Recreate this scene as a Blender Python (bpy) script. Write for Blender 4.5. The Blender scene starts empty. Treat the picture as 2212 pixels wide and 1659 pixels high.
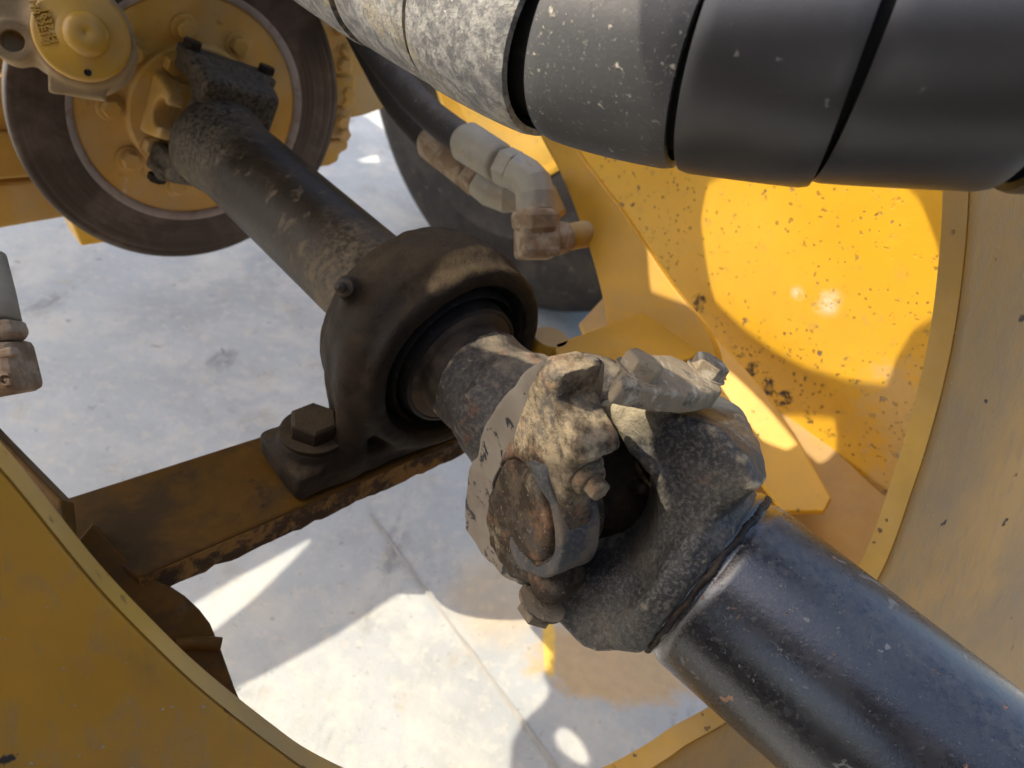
import bpy, bmesh, math, random
import numpy as np
from mathutils import Vector, Matrix
random.seed(7); np.random.seed(7)

# ------------------------------------------------------------------ frame of reference
# Everything is measured in metres from the camera first ("cam" axes: x right, y up, z back),
# then turned into world axes (Z up, ground at 0).
def V3(*a): return np.array(a, dtype=float)
def nrm(a): a = np.asarray(a, float); return a/np.linalg.norm(a)
F = 1597.0                                   # focal length in pixels of a 2212 px wide view
UP = nrm(V3(.20, .77, .605))                 # world up, seen from the camera
fw = nrm(V3(0, 0, -1) + UP*UP[2])
rt = np.cross(fw, UP)
CAM_H = 1.15
M3 = np.array([rt, fw, UP])                  # cam -> world rotation
def W(p):
    p = np.asarray(p, float)
    return p @ M3.T + np.array([0, 0, CAM_H])
def ray(u, v): return V3((u-1106)/F, (830-v)/F, -1.0)
def px(u, v, z): return ray(u, v)*z
def hit(u, v, Q, n):
    r = ray(u, v); return r*(np.dot(Q, n)/np.dot(r, n))
def proj(p): return (round(1106+F*p[0]/-p[2]), round(830-F*p[1]/-p[2]))

SUN = nrm(V3(-.48, .69, .50))                # towards the sun
# shaft lines
DR = nrm(V3(.65, -.57, .51))                 # rear shaft, towards the camera
DF = nrm(V3(.73, -.59, .33))                 # front shaft
C0 = V3(.069, -.083, -.56)                   # centre of the joint, rear half
CF = V3(.077, -.068, -.547)                  # centre of the front yoke
A1 = nrm(V3(.46, .79, .40)); A1 = nrm(A1 - DF*np.dot(A1, DF))
XR = nrm(V3(-.80, -.27, .56)); XR = nrm(XR-DR*np.dot(XR, DR)); XE = nrm(V3(-.86, -.22, .46)); YR = nrm(np.cross(XR, DR)); YR = YR if np.dot(YR, A1) > 0 else -YR
A2 = nrm(np.cross(A1, DR))                   # rear yoke pin axis, away from the camera
YF = nrm(np.cross(DF, A1))
SIDE = nrm(np.cross(UP, DR))                 # across the machine, to the right

scene = bpy.context.scene
# ------------------------------------------------------------------ camera
cd = bpy.data.cameras.new('camera'); cam = bpy.data.objects.new('camera', cd)
scene.collection.objects.link(cam); scene.camera = cam
cd.lens = 26.0; cd.sensor_width = 36.0; cd.clip_start = .01; cd.clip_end = 500
R = M3                                        # columns: images of cam axes
cam.matrix_world = Matrix([list(R[0])+[0], list(R[1])+[0], list(R[2])+[CAM_H], [0, 0, 0, 1]])
cd.dof.use_dof = True; cd.dof.focus_distance = .50; cd.dof.aperture_fstop = 8.0

# ------------------------------------------------------------------ world and sun
world = bpy.data.worlds.new('World'); scene.world = world; world.use_nodes = True
sw = W(SUN)-W(V3(0, 0, 0))
elev = math.asin(sw[2]); rot = math.atan2(sw[0], sw[1])
nt = world.node_tree; bg = nt.nodes['Background']
sky = nt.nodes.new('ShaderNodeTexSky'); sky.sky_type = 'NISHITA'; sky.sun_disc = False
sky.sun_elevation = elev; sky.sun_rotation = rot; sky.air_density = 1.0; sky.dust_density = 4.0; sky.ozone_density = 1.0
nt.links.new(sky.outputs[0], bg.inputs[0]); bg.inputs[1].default_value = .15
sl = bpy.data.lights.new('sun', 'SUN'); so = bpy.data.objects.new('sun', sl); scene.collection.objects.link(so)
sl.energy = 2.6; sl.angle = math.radians(.25); sl.color = (1, .90, .74)
so.rotation_euler = Vector(sw).to_track_quat('Z', 'Y').to_euler()
scene.view_settings.view_transform = 'Standard'; scene.view_settings.look = 'None'
scene.view_settings.exposure = 1.27; scene.view_settings.gamma = 1.0

# ------------------------------------------------------------------ object helpers
col = scene.collection
def tag(o, label=None, cat=None, group=None, kind=None):
    for k, v in (('label', label), ('category', cat), ('group', group), ('kind', kind)):
        if v: o[k] = v
    return o
def thing(name, label, cat, loc, group=None):          # loc in cam axes
    o = bpy.data.objects.new(name, None); col.objects.link(o); o.empty_display_size = .02
    o.location = Vector(W(loc)); return tag(o, label, cat, group)
def origin(o):
    p = Vector((0, 0, 0))
    while o is not None: p += o.location; o = o.parent
    return np.array(p)
def mk(name, verts, faces, mat, parent=None, smooth=True, loc=None, sharp=None, camspace=True):
    """verts in cam axes"""
    v = W(np.asarray(verts, float)) if camspace else np.asarray(verts, float)
    base = origin(parent) if parent is not None else np.zeros(3)
    o_loc = np.zeros(3)
    if parent is None:
        o_loc = v.mean(0) if loc is None else (W(loc) if camspace else np.asarray(loc, float))
    me = bpy.data.meshes.new(name)
    me.from_pydata((v-base-o_loc).tolist(), [], [list(map(int, f)) for f in faces] if not isinstance(faces, np.ndarray) else faces.tolist())
    me.materials.append(mat)
    me.update()
    bm = bmesh.new(); bm.from_mesh(me); bmesh.ops.recalc_face_normals(bm, faces=bm.faces); bm.to_mesh(me); bm.free()
    if smooth: me.polygons.foreach_set('use_smooth', [True]*len(me.polygons))
    if smooth and sharp: me.set_sharp_from_angle(angle=math.radians(sharp))
    o = bpy.data.objects.new(name, me); col.objects.link(o); o.location = Vector(o_loc)
    if parent is not None: o.parent = parent
    return o
class MB:
    def __init__(s): s.v = []; s.f = []
    def add(s, v, f):
        n = len(s.v); s.v += [list(map(float, p)) for p in v]; s.f += [[i+n for i in q] for q in f]; return s
    def build(s, name, mat, parent=None, **k): return mk(name, np.array(s.v), s.f, mat, parent, **k)
def perp(z):
    z = nrm(z); a = UP if abs(np.dot(UP, z)) < .9 else V3(1, 0, 0)
    x = nrm(np.cross(a, z)); return x, np.cross(z, x), z
def lathe(c, z, prof, seg=64, a0=0, a1=2*math.pi, x=None):
    """prof: list of (r, h) along z from c"""
    if x is None: X, Y, Z = perp(z)
    else: Z = nrm(z); X = nrm(x-Z*np.dot(x, Z)); Y = np.cross(Z, X)
    full = abs(a1-a0-2*math.pi) < 1e-6
    n = seg if full else seg+1
    v = []; f = []
    for r, h in prof:
        for i in range(n):
            t = a0+(a1-a0)*i/seg
            v.append(c+Z*h+(X*math.cos(t)+Y*math.sin(t))*r)
    for j in range(len(prof)-1):
        for i in range(seg):
            k = (i+1) % n if full else i+1
            f.append([j*n+i, j*n+k, (j+1)*n+k, (j+1)*n+i])
    return v, f
def catmull(P, n=12, closed=False):
    P = [np.asarray(p, float) for p in P]; out = []
    m = len(P); rng = range(m) if closed else range(m-1)
    for i in rng:
        if closed: p0, p1, p2, p3 = P[(i-1) % m], P[i], P[(i+1) % m], P[(i+2) % m]
        else: p0, p1, p2, p3 = P[max(i-1, 0)], P[i], P[i+1], P[min(i+2, m-1)]
        for k in range(n):
            t = k/n
            out.append(.5*((2*p1)+(-p0+p2)*t+(2*p0-5*p1+4*p2-p3)*t*t+(-p0+3*p1-3*p2+p3)*t**3))
    if not closed: out.append(P[-1])
    return out
def tube(P, rad, seg=24, cap=True):
    P = [np.asarray(p, float) for p in P]; n = len(P)
    if np.isscalar(rad): rad = [rad]*n
    T = [nrm(P[min(i+1, n-1)]-P[max(i-1, 0)]) for i in range(n)]
    X, Y, _ = perp(T[0]); v = []; f = []
    for i in range(n):
        X = nrm(X-T[i]*np.dot(X, T[i])); Y = np.cross(T[i], X)
        for k in range(seg):
            a = 2*math.pi*k/seg; v.append(P[i]+(X*math.cos(a)+Y*math.sin(a))*rad[i])
    for i in range(n-1):
        for k in range(seg):
            f.append([i*seg+k, i*seg+(k+1) % seg, (i+1)*seg+(k+1) % seg, (i+1)*seg+k])
    if cap: f.append(list(range(seg))[::-1]); f.append([(n-1)*seg+k for k in range(seg)])
    return v, f
def bevelled(o, w=.002, seg=2, angle=40):
    m = o.modifiers.new('bevel', 'BEVEL'); m.width = w; m.segments = seg; m.limit_method = 'ANGLE'; m.angle_limit = math.radians(angle)
    return o
def slab(pts, n, t, name, mat, parent=None, bev=.002, **k):
    """solid from a planar outline: pts in cam axes, thickness t along -n"""
    pts = [np.asarray(p, float) for p in pts]; m = len(pts); n = nrm(n)
    v = pts+[p-n*t for p in pts]
    f = [list(range(m)), [m+i for i in range(m)][::-1]]+[[i, m+i, m+(i+1) % m, (i+1) % m] for i in range(m)]
    o = mk(name, v, f, mat, parent, smooth=False, **k)
    if bev: bevelled(o, bev)
    return o
def box(c, ax, half, name=None, mat=None, parent=None, bev=.002, **k):
    X, Y, Z = ax; v = []; 
    for sx in (-1, 1):
        for sy in (-1, 1):
            for sz in (-1, 1): v.append(c+X*half[0]*sx+Y*half[1]*sy+Z*half[2]*sz)
    f = [[0, 1, 3, 2], [4, 6, 7, 5], [0, 4, 5, 1], [2, 3, 7, 6], [0, 2, 6, 4], [1, 5, 7, 3]]
    if name is None: return v, f
    o = mk(name, v, f, mat, parent, smooth=False, **k)
    if bev: bevelled(o, bev)
    return o
def hexhead(c, z, r, h, rot=0, washer=0, wh=.002):
    X, Y, Z = perp(z); b = MB()
    ring = lambda rr, hh, n, o=0: [c+Z*hh+(X*math.cos(2*math.pi*i/n+o)+Y*math.sin(2*math.pi*i/n+o))*rr for i in range(n)]
    if washer:
        v, f = lathe(c, z, [(0.0001, 0), (washer, 0), (washer, wh), (0.0001, wh)], 28); b.add(v, f)
    h0 = wh if washer else 0
    v = ring(r, h0, 6, rot)+ring(r, h0+h*.85, 6, rot)+ring(r*.86, h0+h, 6, rot)
    f = [[i, (i+1) % 6, 6+(i+1) % 6, 6+i] for i in range(6)]+[[6+i, 6+(i+1) % 6, 12+(i+1) % 6, 12+i] for i in range(6)]+[[12+i for i in range(6)]]
    b.add(v, f); return b

# ------------------------------------------------------------------ implicit-surface modelling
_lat = {}
def vnoise(p, scale, seed=0):
    """smooth value noise in -1..1 at points p (N,3)"""
    if seed not in _lat: _lat[seed] = np.random.RandomState(seed).rand(32, 32, 32).astype(np.float32)*2-1
    L = _lat[seed]; q = p*scale+seed*7.31; i = np.floor(q).astype(int); t = q-i; t = t*t*(3-2*t)
    i &= 31; j = (i+1) & 31
    x0, y0, z0 = i.T; x1, y1, z1 = j.T; tx, ty, tz = t.T
    c = lambda a, b, k: a*(1-k)+b*k
    return c(c(c(L[x0, y0, z0], L[x1, y0, z0], tx), c(L[x0, y1, z0], L[x1, y1, z0], tx), ty),
             c(c(L[x0, y0, z1], L[x1, y0, z1], tx), c(L[x0, y1, z1], L[x1, y1, z1], tx), ty), tz)
def fbm(p, scale, seed=0, oct=3):
    s = 0; a = 1
    for k in range(oct): s = s+a*vnoise(p, scale*2.03**k, seed+k); a *= .5
    return s
def smin(a, b, k): h = np.maximum(k-np.abs(a-b), 0)/k; return np.minimum(a, b)-h*h*k*.25
def smax(a, b, k): return -smin(-a, -b, k)
def sdbox(x, y, z, c, h, r=0):
    qx, qy, qz = np.abs(x-c[0])-h[0]+r, np.abs(y-c[1])-h[1]+r, np.abs(z-c[2])-h[2]+r
    return np.sqrt(np.maximum(qx, 0)**2+np.maximum(qy, 0)**2+np.maximum(qz, 0)**2)+np.minimum(np.maximum(qx, np.maximum(qy, qz)), 0)-r
def sdcyl(a, b, h, r, lo, hi, rd=0):
    """radial coords a,b ; axial h between lo,hi"""
    d = np.sqrt(a*a+b*b)-r+rd; e = np.abs(h-(lo+hi)/2)-(hi-lo)/2+rd
    return np.minimum(np.maximum(d, e), 0)+np.sqrt(np.maximum(d, 0)**2+np.maximum(e, 0)**2)-rd
def polyd(a, b, P):
    P = np.asarray(P, float); d = np.full(a.shape, 1e9, np.float32); sg = np.ones(a.shape, bool); n = len(P)
    for i in range(n):
        p, q = P[i], P[i-1]; ex_, ey_ = q-p; wx, wy = a-p[0], b-p[1]
        t = np.clip((wx*ex_+wy*ey_)/(ex_*ex_+ey_*ey_), 0, 1); bx_, by_ = wx-ex_*t, wy-ey_*t
        d = np.minimum(d, bx_*bx_+by_*by_)
        c1 = b >= p[1]; c2 = b < q[1]; c3 = ex_*wy > ey_*wx
        fl_ = (c1 & c2 & c3) | (~c1 & ~c2 & ~c3); sg ^= fl_
    return np.where(sg, 1, -1)*np.sqrt(d)
def trace(L, O, ax, k, off):
    n = ax[k]; r = []
    for u, v_ in L:
        p = hit(u, v_, O+n*off, n)-O; r.append([float(np.dot(p, ax[j])) for j in range(3) if j != k])
    return r
def sdcap(x, y, z, a, b, r):
    a = np.array(a); b = np.array(b); ab = b-a; t = ((x-a[0])*ab[0]+(y-a[1])*ab[1]+(z-a[2])*ab[2])/ab.dot(ab); t = np.clip(t, 0, 1)
    return np.sqrt((x-a[0]-ab[0]*t)**2+(y-a[1]-ab[1]*t)**2+(z-a[2]-ab[2]*t)**2)-r
def sdf_obj(name, f, org, axes, lo, hi, res, mat, parent=None, noise=(), **kw):
    lo = np.array(lo, float); hi = np.array(hi, float); n = np.ceil((hi-lo)/res).astype(int)+1
    g = [lo[k]+res*np.arange(n[k]) for k in range(3)]
    X, Y, Z = np.meshgrid(*g, indexing='ij'); X = X.astype(np.float32); Y = Y.astype(np.float32); Z = Z.astype(np.float32)
    D = f(X, Y, Z)
    if noise:
        amp = sum(abs(q[0]) for q in noise)*2.2
        m = np.abs(D) < amp+res*3
        P = np.stack([X[m], Y[m], Z[m]], 1).astype(float); d = D[m].astype(float)
        for q in noise:
            a, s, seed, oc = q[:4]; nz = fbm(P, s, seed, oc)
            if len(q) > 4: nz = q[4](P, nz)
            d = d-a*nz
        D[m] = d
    S = D < 0
    c = [S[i:n[0]-1+i, j:n[1]-1+j, k:n[2]-1+k] for i in (0, 1) for j in (0, 1) for k in (0, 1)]
    cnt = sum(q.astype(np.int8) for q in c); act = (cnt > 0) & (cnt < 8)
    idx = -np.ones(act.shape, int); ci = np.argwhere(act); idx[act] = np.arange(len(ci))
    acc = np.zeros((len(ci), 3)); num = np.zeros(len(ci))
    corners = [(i, j, k) for i in (0, 1) for j in (0, 1) for k in (0, 1)]
    for a in corners:
        for ax in range(3):
            if a[ax] == 1: continue
            b = list(a); b[ax] = 1
            da = D[ci[:, 0]+a[0], ci[:, 1]+a[1], ci[:, 2]+a[2]]; db = D[ci[:, 0]+b[0], ci[:, 1]+b[1], ci[:, 2]+b[2]]
            cr = (da < 0) != (db < 0); t = np.where(cr, da/(da-db+1e-12), 0)
            p = np.tile(np.array(a, float), (len(ci), 1)); p[:, ax] = t
            acc[cr] += p[cr]; num[cr] += 1
    loc = lo+(ci+acc/num[:, None])*res
    faces = []
    for ax in range(3):
        o1, o2 = [(1, 2), (0, 2), (0, 1)][ax]
        sl0 = [slice(1, -1)]*3; sl0[ax] = slice(0, -1); sl1 = [slice(1, -1)]*3; sl1[ax] = slice(1, None)
        A = S[tuple(sl0)]; B = S[tuple(sl1)]
        e = np.argwhere(A != B); off = np.ones(3, int); off[ax] = 0; e = e+off
        def cell(d1, d2):
            q = e.copy(); q[:, o1] -= d1; q[:, o2] -= d2; return idx[q[:, 0], q[:, 1], q[:, 2]]
        faces.append(np.stack([cell(1, 1), cell(0, 1), cell(0, 0), cell(1, 0)], 1))
    faces = np.concatenate(faces); faces = faces[(faces >= 0).all(1)]
    A = np.array(axes); v = org+loc@A
    return mk(name, v, faces, mat, parent, **kw)

# ------------------------------------------------------------------ materials
def mat(name, base, rough=.5, layers=(), bump=((300, .15),), var=.15, vs=12, metal=0, spec=.5, coat=0, disp=.0008, seed=0, stretch=None):
    """layers: dicts with c colour, s scale, lo, hi (mask ramp), r roughness, kind noise/spots/edge/up/tex, h relief"""
    m = bpy.data.materials.new(name); m.use_nodes = True; t = m.node_tree; N = t.nodes; L = t.links
    b = N['Principled BSDF']; b.inputs['Metallic'].default_value = metal
    b.inputs['Specular IOR Level'].default_value = spec
    if coat: b.inputs['Coat Weight'].default_value = coat; b.inputs['Coat Roughness'].default_value = .24
    tc = N.new('ShaderNodeTexCoord'); mp = N.new('ShaderNodeMapping'); L.new(tc.outputs['Object'], mp.inputs[0])
    mp.inputs['Location'].default_value = (seed*1.7, seed*.9, seed*2.3)
    co = mp.outputs[0]
    def noise(s, det=6, rg=.6, dist=0, vec=None):
        n = N.new('ShaderNodeTexNoise'); n.inputs['Scale'].default_value = s; n.inputs['Detail'].default_value = det
        n.inputs['Roughness'].default_value = rg; n.inputs['Distortion'].default_value = dist; L.new(vec or co, n.inputs[0]); return n.outputs[0]
    def math_(op, a, c, clamp=False):
        n = N.new('ShaderNodeMath'); n.operation = op; n.use_clamp = clamp
        for i, q in enumerate((a, c)):
            if q is None: continue
            if isinstance(q, (int, float)): n.inputs[i].default_value = q
            else: L.new(q, n.inputs[i])
        return n.outputs[0]
    def ramp(x, lo, hi):
        n = N.new('ShaderNodeMapRange'); n.interpolation_type = 'SMOOTHSTEP'
        n.inputs['From Min'].default_value = lo; n.inputs['From Max'].default_value = hi
        L.new(x, n.inputs['Value']); return n.outputs[0]
    def mixc(f, a, c):
        n = N.new('ShaderNodeMix'); n.data_type = 'RGBA'
        if isinstance(f, (int, float)): n.inputs[0].default_value = f
        else: L.new(f, n.inputs[0])
        for i, q in ((6, a), (7, c)):
            if isinstance(q, tuple): n.inputs[i].default_value = (*q, 1)
            else: L.new(q, n.inputs[i])
        return n.outputs[2]
    dark = tuple(x*(1-var) for x in base); lite = tuple(min(1, x*(1+var)) for x in base)
    c = mixc(ramp(noise(vs, 4), .3, .7), dark, lite)
    rr = math_('ADD', rough-.08, math_('MULTIPLY', noise(vs*3, 4), .16))
    hgt = None
    def addh(x, k):
        nonlocal hgt
        x = math_('MULTIPLY', x, k); hgt = x if hgt is None else math_('ADD', hgt, x)
    for s, k in bump: addh(noise(s, 5, .65), k)
    for l in layers:
        k = l.get('kind', 'noise'); lo, hi = l.get('lo', .5), l.get('hi', .6)
        vec = co
        if 'st' in l:
            m2 = N.new('ShaderNodeMapping'); L.new(tc.outputs['Object'], m2.inputs[0]); m2.inputs['Scale'].default_value = l['st']
            m2.inputs['Rotation'].default_value = l.get('rot', (0, 0, 0)); vec = m2.outputs[0]
        if k == 'noise': msk = ramp(noise(l['s'], l.get('det', 8), l.get('rg', .65), l.get('dist', .3), vec), lo, hi)
        elif k == 'spots':
            n = N.new('ShaderNodeTexVoronoi'); n.inputs['Scale'].default_value = l['s']; n.inputs['Randomness'].default_value = 1
            w = N.new('ShaderNodeVectorMath'); w.operation = 'ADD'; L.new(vec, w.inputs[0])
            nn = N.new('ShaderNodeTexNoise'); nn.inputs['Scale'].default_value = l['s']*2.5; nn.inputs['Detail'].default_value = 3; L.new(vec, nn.inputs[0])
            sc = N.new('ShaderNodeVectorMath'); sc.operation = 'SCALE'; sc.inputs['Scale'].default_value = .9/l['s']; L.new(nn.outputs[1], sc.inputs[0]); L.new(sc.outputs[0], w.inputs[1])
            L.new(w.outputs[0], n.inputs[0])
            keep = N.new('ShaderNodeSeparateColor'); L.new(n.outputs['Color'], keep.inputs[0])
            msk = math_('MULTIPLY', math_('SUBTRACT', 1.0, ramp(n.outputs['Distance'], lo*.7, lo)), ramp(keep.outputs[0], l.get('keep', .7), l.get('keep', .7)+.02))
            msk = math_('MULTIPLY', msk, ramp(noise(l['s']*.12, 3), .42, .55))
        elif k == 'blob':
            m2 = N.new('ShaderNodeMapping'); m2.vector_type = 'TEXTURE'; L.new(tc.outputs['Object'], m2.inputs[0])
            m2.inputs['Location'].default_value = (*l['ctr'], 0); m2.inputs['Rotation'].default_value = (0, 0, l.get('ang', 0)); m2.inputs['Scale'].default_value = (*l['rad'], 1)
            ln = N.new('ShaderNodeVectorMath'); ln.operation = 'LENGTH'; L.new(m2.outputs[0], ln.inputs[0])
            msk = math_('SUBTRACT', 1.0, ramp(math_('ADD', ln.outputs['Value'], math_('MULTIPLY', math_('SUBTRACT', noise(l['s'], 8, .7), .5), l.get('mixn', 1.2))), lo, hi))
        elif k == 'sphere':
            m2 = N.new('ShaderNodeMapping'); m2.vector_type = 'TEXTURE'; L.new(tc.outputs['Object'], m2.inputs[0])
            m2.inputs['Location'].default_value = l['p']; m2.inputs['Scale'].default_value = (l['rr'],)*3
            ln = N.new('ShaderNodeVectorMath'); ln.operation = 'LENGTH'; L.new(m2.outputs[0], ln.inputs[0])
            msk = math_('SUBTRACT', 1.0, ramp(math_('ADD', ln.outputs['Value'], math_('MULTIPLY', math_('SUBTRACT', noise(l['s'], 9, .75), .5), l.get('mixn', 2.5))), lo, hi))
        elif k == 'plane':
            sb = N.new('ShaderNodeVectorMath'); sb.operation = 'SUBTRACT'; L.new(tc.outputs['Object'], sb.inputs[0]); sb.inputs[1].default_value = l['p']
            dp = N.new('ShaderNodeVectorMath'); dp.operation = 'DOT_PRODUCT'; L.new(sb.outputs[0], dp.inputs[0]); dp.inputs[1].default_value = l['n']
            msk = ramp(math_('ADD', dp.outputs['Value'], math_('MULTIPLY', math_('SUBTRACT', noise(l['s'], 9, .72, 1.0), .5), l['mixn'])), lo, hi)
        elif k == 'edge':
            g = N.new('ShaderNodeNewGeometry'); msk = ramp(math_('ADD', g.outputs['Pointiness'], math_('MULTIPLY', math_('SUBTRACT', noise(l.get('s', 60), 5), .5), .06)), lo, hi)
        elif k == 'up':
            g = N.new('ShaderNodeNewGeometry'); d = N.new('ShaderNodeVectorMath'); d.operation = 'DOT_PRODUCT'
            L.new(g.outputs['Normal'], d.inputs[0]); d.inputs[1].default_value = (0, 0, 1)
            msk = ramp(math_('ADD', d.outputs['Value'], math_('MULTIPLY', math_('SUBTRACT', noise(l.get('s', 30), 8, .7), .5), l.get('mixn', 1.2))), lo, hi)
        if 'a' in l: msk = math_('MULTIPLY', msk, l['a'])
        if 'sub' in l: msk = math_('MULTIPLY', msk, ramp(noise(l['sub'], 8, .7), .35, .6))
        cc = l['c']
        if l.get('cv', 1): cc = mixc(noise(l.get('s', 30)*2.7, 6), tuple(x*.72 for x in cc), tuple(min(1, x*1.25) for x in cc))
        c = mixc(msk, c, cc)
        n = N.new('ShaderNodeMix'); n.data_type = 'FLOAT'; L.new(msk, n.inputs[0]); L.new(rr, n.inputs[2]); n.inputs[3].default_value = l.get('r', .85); rr = n.outputs[0]
        if 'h' in l: addh(msk, l['h'])
        if 'g' in l: addh(math_('MULTIPLY', msk, noise(l.get('gs', 500), 4, .7)), l['g'])
    L.new(c, b.inputs['Base Color']); L.new(rr, b.inputs['Roughness'])
    bp = N.new('ShaderNodeBump'); bp.inputs['Strength'].default_value = 1; bp.inputs['Distance'].default_value = disp
    L.new(hgt, bp.inputs['Height']); L.new(bp.outputs[0], b.inputs['Normal'])
    return m
TAN = (.36, .28, .18); DUST = (.42, .36, .27); MUD = (.20, .155, .105); RUST = (.17, .065, .028); PALE = (.55, .48, .36)
YEL = (.72, .40, .016); BLK = (.009, .010, .014)
DIRT = (.06, .045, .032)
M = {}
M['yellow'] = mat('yellow_paint', YEL, .42, [
    dict(c=TAN, s=7, lo=.50, hi=.85, r=.8, a=.45), dict(kind='up', c=(.40, .29, .15), s=14, lo=.35, hi=1.3, r=.85, a=.55),
    dict(c=(.030, .024, .026), kind='spots', s=120, lo=.30, keep=.86, r=.6, h=-.5),
    dict(c=(.045, .035, .035), kind='noise', s=40, lo=.73, hi=.745, r=.6, h=-.5),
    dict(c=RUST, s=45, lo=.72, hi=.76, r=.9)], bump=((420, .10), (60, .12)), var=.10, vs=6)
M['yellow_dusty'] = mat('dusty_yellow_paint', (.50, .265, .024), .5, [
    dict(c=(.30, .21, .11), s=9, lo=.36, hi=.74, r=.85, a=.6), dict(kind='up', c=(.36, .28, .17), s=20, lo=.25, hi=1.1, r=.9, a=.6),
    dict(c=RUST, s=30, lo=.66, hi=.78, r=.9, a=.7), dict(c=(.62, .54, .42), s=24, lo=.70, hi=.78, r=.9, a=.6)], spec=0.3, bump=((300, .25), (60, .3)), vs=8)
M['plate'] = mat('tan_dusted_frame_plate', (.42, .205, .024), .36, [
    dict(c=(.22, .14, .062), s=4, lo=.35, hi=.72, r=.42, a=.75),
    dict(c=(.26, .175, .09), s=90, st=(1, 1, .14), lo=.48, hi=.70, r=.5, a=.45, h=.4),
    dict(c=(.15, .10, .05), s=40, st=(1, 1, .08), lo=.58, hi=.74, r=.5, a=.4),
    dict(c=(.40, .33, .24), kind='spots', s=230, lo=.22, keep=.90, r=.9, h=.8),
    dict(c=(.04, .03, .025), kind='spots', s=70, lo=.28, keep=.93, r=.7, h=.8)], spec=0.2, bump=((260, .35), (900, .12)), var=.12, vs=6)
M['edgeband'] = mat('ochre_edge_paint', (.50, .29, .045), .45, [dict(c=(.38, .29, .17), s=6, lo=.35, hi=.7, r=.7, a=.6), dict(c=(.05, .04, .04), s=30, lo=.70, hi=.715, r=.6, h=-.5), dict(c=(.16, .09, .03), kind='spots', s=110, lo=.28, keep=.7, r=.7, h=-.5)], bump=((300, .2),), vs=8)
M['ochre'] = mat('golden_ochre_block_paint', (.52, .27, .022), .45, [dict(c=(.40, .27, .12), s=8, lo=.45, hi=.75, r=.8, a=.6), dict(c=(.10, .07, .05), s=26, lo=.66, hi=.72, r=.7, a=.8)], spec=.3, bump=((300, .2), (60, .2)), vs=7)
M['hub'] = mat('dust_paled_yellow_hub', (.47, .26, .045), .55, [dict(c=(.42, .31, .17), s=7, lo=.40, hi=.66, r=.85, a=.7), dict(c=(.56, .47, .34), s=22, lo=.60, hi=.72, r=.9, a=.7), dict(c=(.20, .09, .03), s=30, lo=.60, hi=.72, r=.9, a=.6)], spec=.25, bump=((300, .3), (60, .3)), vs=8)
M['cover_shaded'] = mat('shade_darkened_cover_yellow', (.40, .22, .02), .42, [dict(c=(.30, .21, .12), s=22, lo=.5, hi=.75, r=.8, a=.5), dict(c=(.42, .33, .22), s=60, lo=.66, hi=.76, r=.9, a=.5)], bump=((300, .2),), vs=10)  # yellow base darkened to put the shade on the cover into its colour
M['pump'] = mat('tan_dust_on_pump', (.26, .18, .09), .7, [dict(c=(.12, .08, .04), s=16, lo=.5, hi=.7, r=.8, a=.7), dict(c=(.42, .34, .24), s=50, lo=.6, hi=.75, r=.9, a=.6)], spec=0.2, bump=((300, .4), (80, .4)), vs=14)
M['beam'] = mat('grimy_brown_beam_paint', (.095, .046, .006), .5, [
    dict(c=(.040, .026, .013), s=14, lo=.42, hi=.62, r=.8, a=.8), dict(c=(.014, .011, .011), s=22, lo=.60, hi=.70, r=.6, a=.9),
    dict(c=(.14, .10, .06), s=30, lo=.64, hi=.8, r=.9, a=.5)], spec=0.12, bump=((260, .3), (70, .5)), vs=14)
M['beam_edge'] = mat('chipped_beam_edge', (.20, .115, .035), .7, [
    dict(c=(.05, .033, .02), s=45, lo=.42, hi=.56, r=.8, h=-1), dict(c=(.16, .12, .075), s=60, lo=.55, hi=.7, r=.9)], spec=0.1, bump=((260, .5), (90, 1.0)), vs=20)
M['black'] = mat('worn_black_shaft_paint', BLK, .24, [
    dict(c=(.045, .045, .045), s=260, lo=.50, hi=.62, r=.45, a=.6, sub=9),
    dict(c=(.20, .19, .175), s=420, lo=.60, hi=.66, r=.7, a=.8, sub=14),
    dict(c=(.028, .029, .031), s=22, lo=.42, hi=.70, r=.36, a=.6),
    dict(c=(.15, .135, .11), s=160, kind='up', lo=.88, hi=1.25, mixn=.5, r=.75, a=.7),
    dict(c=(.30, .26, .20), s=500, lo=.66, hi=.76, r=.9, a=.6),
    dict(c=(.16, .16, .16), s=42, lo=.63, hi=.65, r=.5, h=-.3, a=.8),
    dict(c=(.24, .125, .07), s=85, lo=.655, hi=.68, r=.9, h=.5, a=.9),
    dict(c=(.30, .16, .09), s=36, lo=.675, hi=.69, r=.95, h=.5),
    dict(c=(.33, .31, .28), s=26, st=(3, .35, 1), lo=.70, hi=.73, r=.6)], bump=((700, .16), (160, .25)), vs=20, spec=.9, coat=.3)
M['rearshaft'] = mat('dust_streaked_rear_shaft', (.014, .011, .008), .45, [
    dict(c=(.085, .066, .040), s=8, lo=.42, hi=.68, r=.85, a=.75, sub=40),
    dict(c=(.15, .12, .08), s=26, lo=.54, hi=.74, r=.9, a=.5),
    dict(c=(.42, .35, .24), s=14, lo=.64, hi=.74, r=.9, a=.7, sub=120)], spec=0.2, bump=((400, .4), (90, .4)), vs=16)
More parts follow.
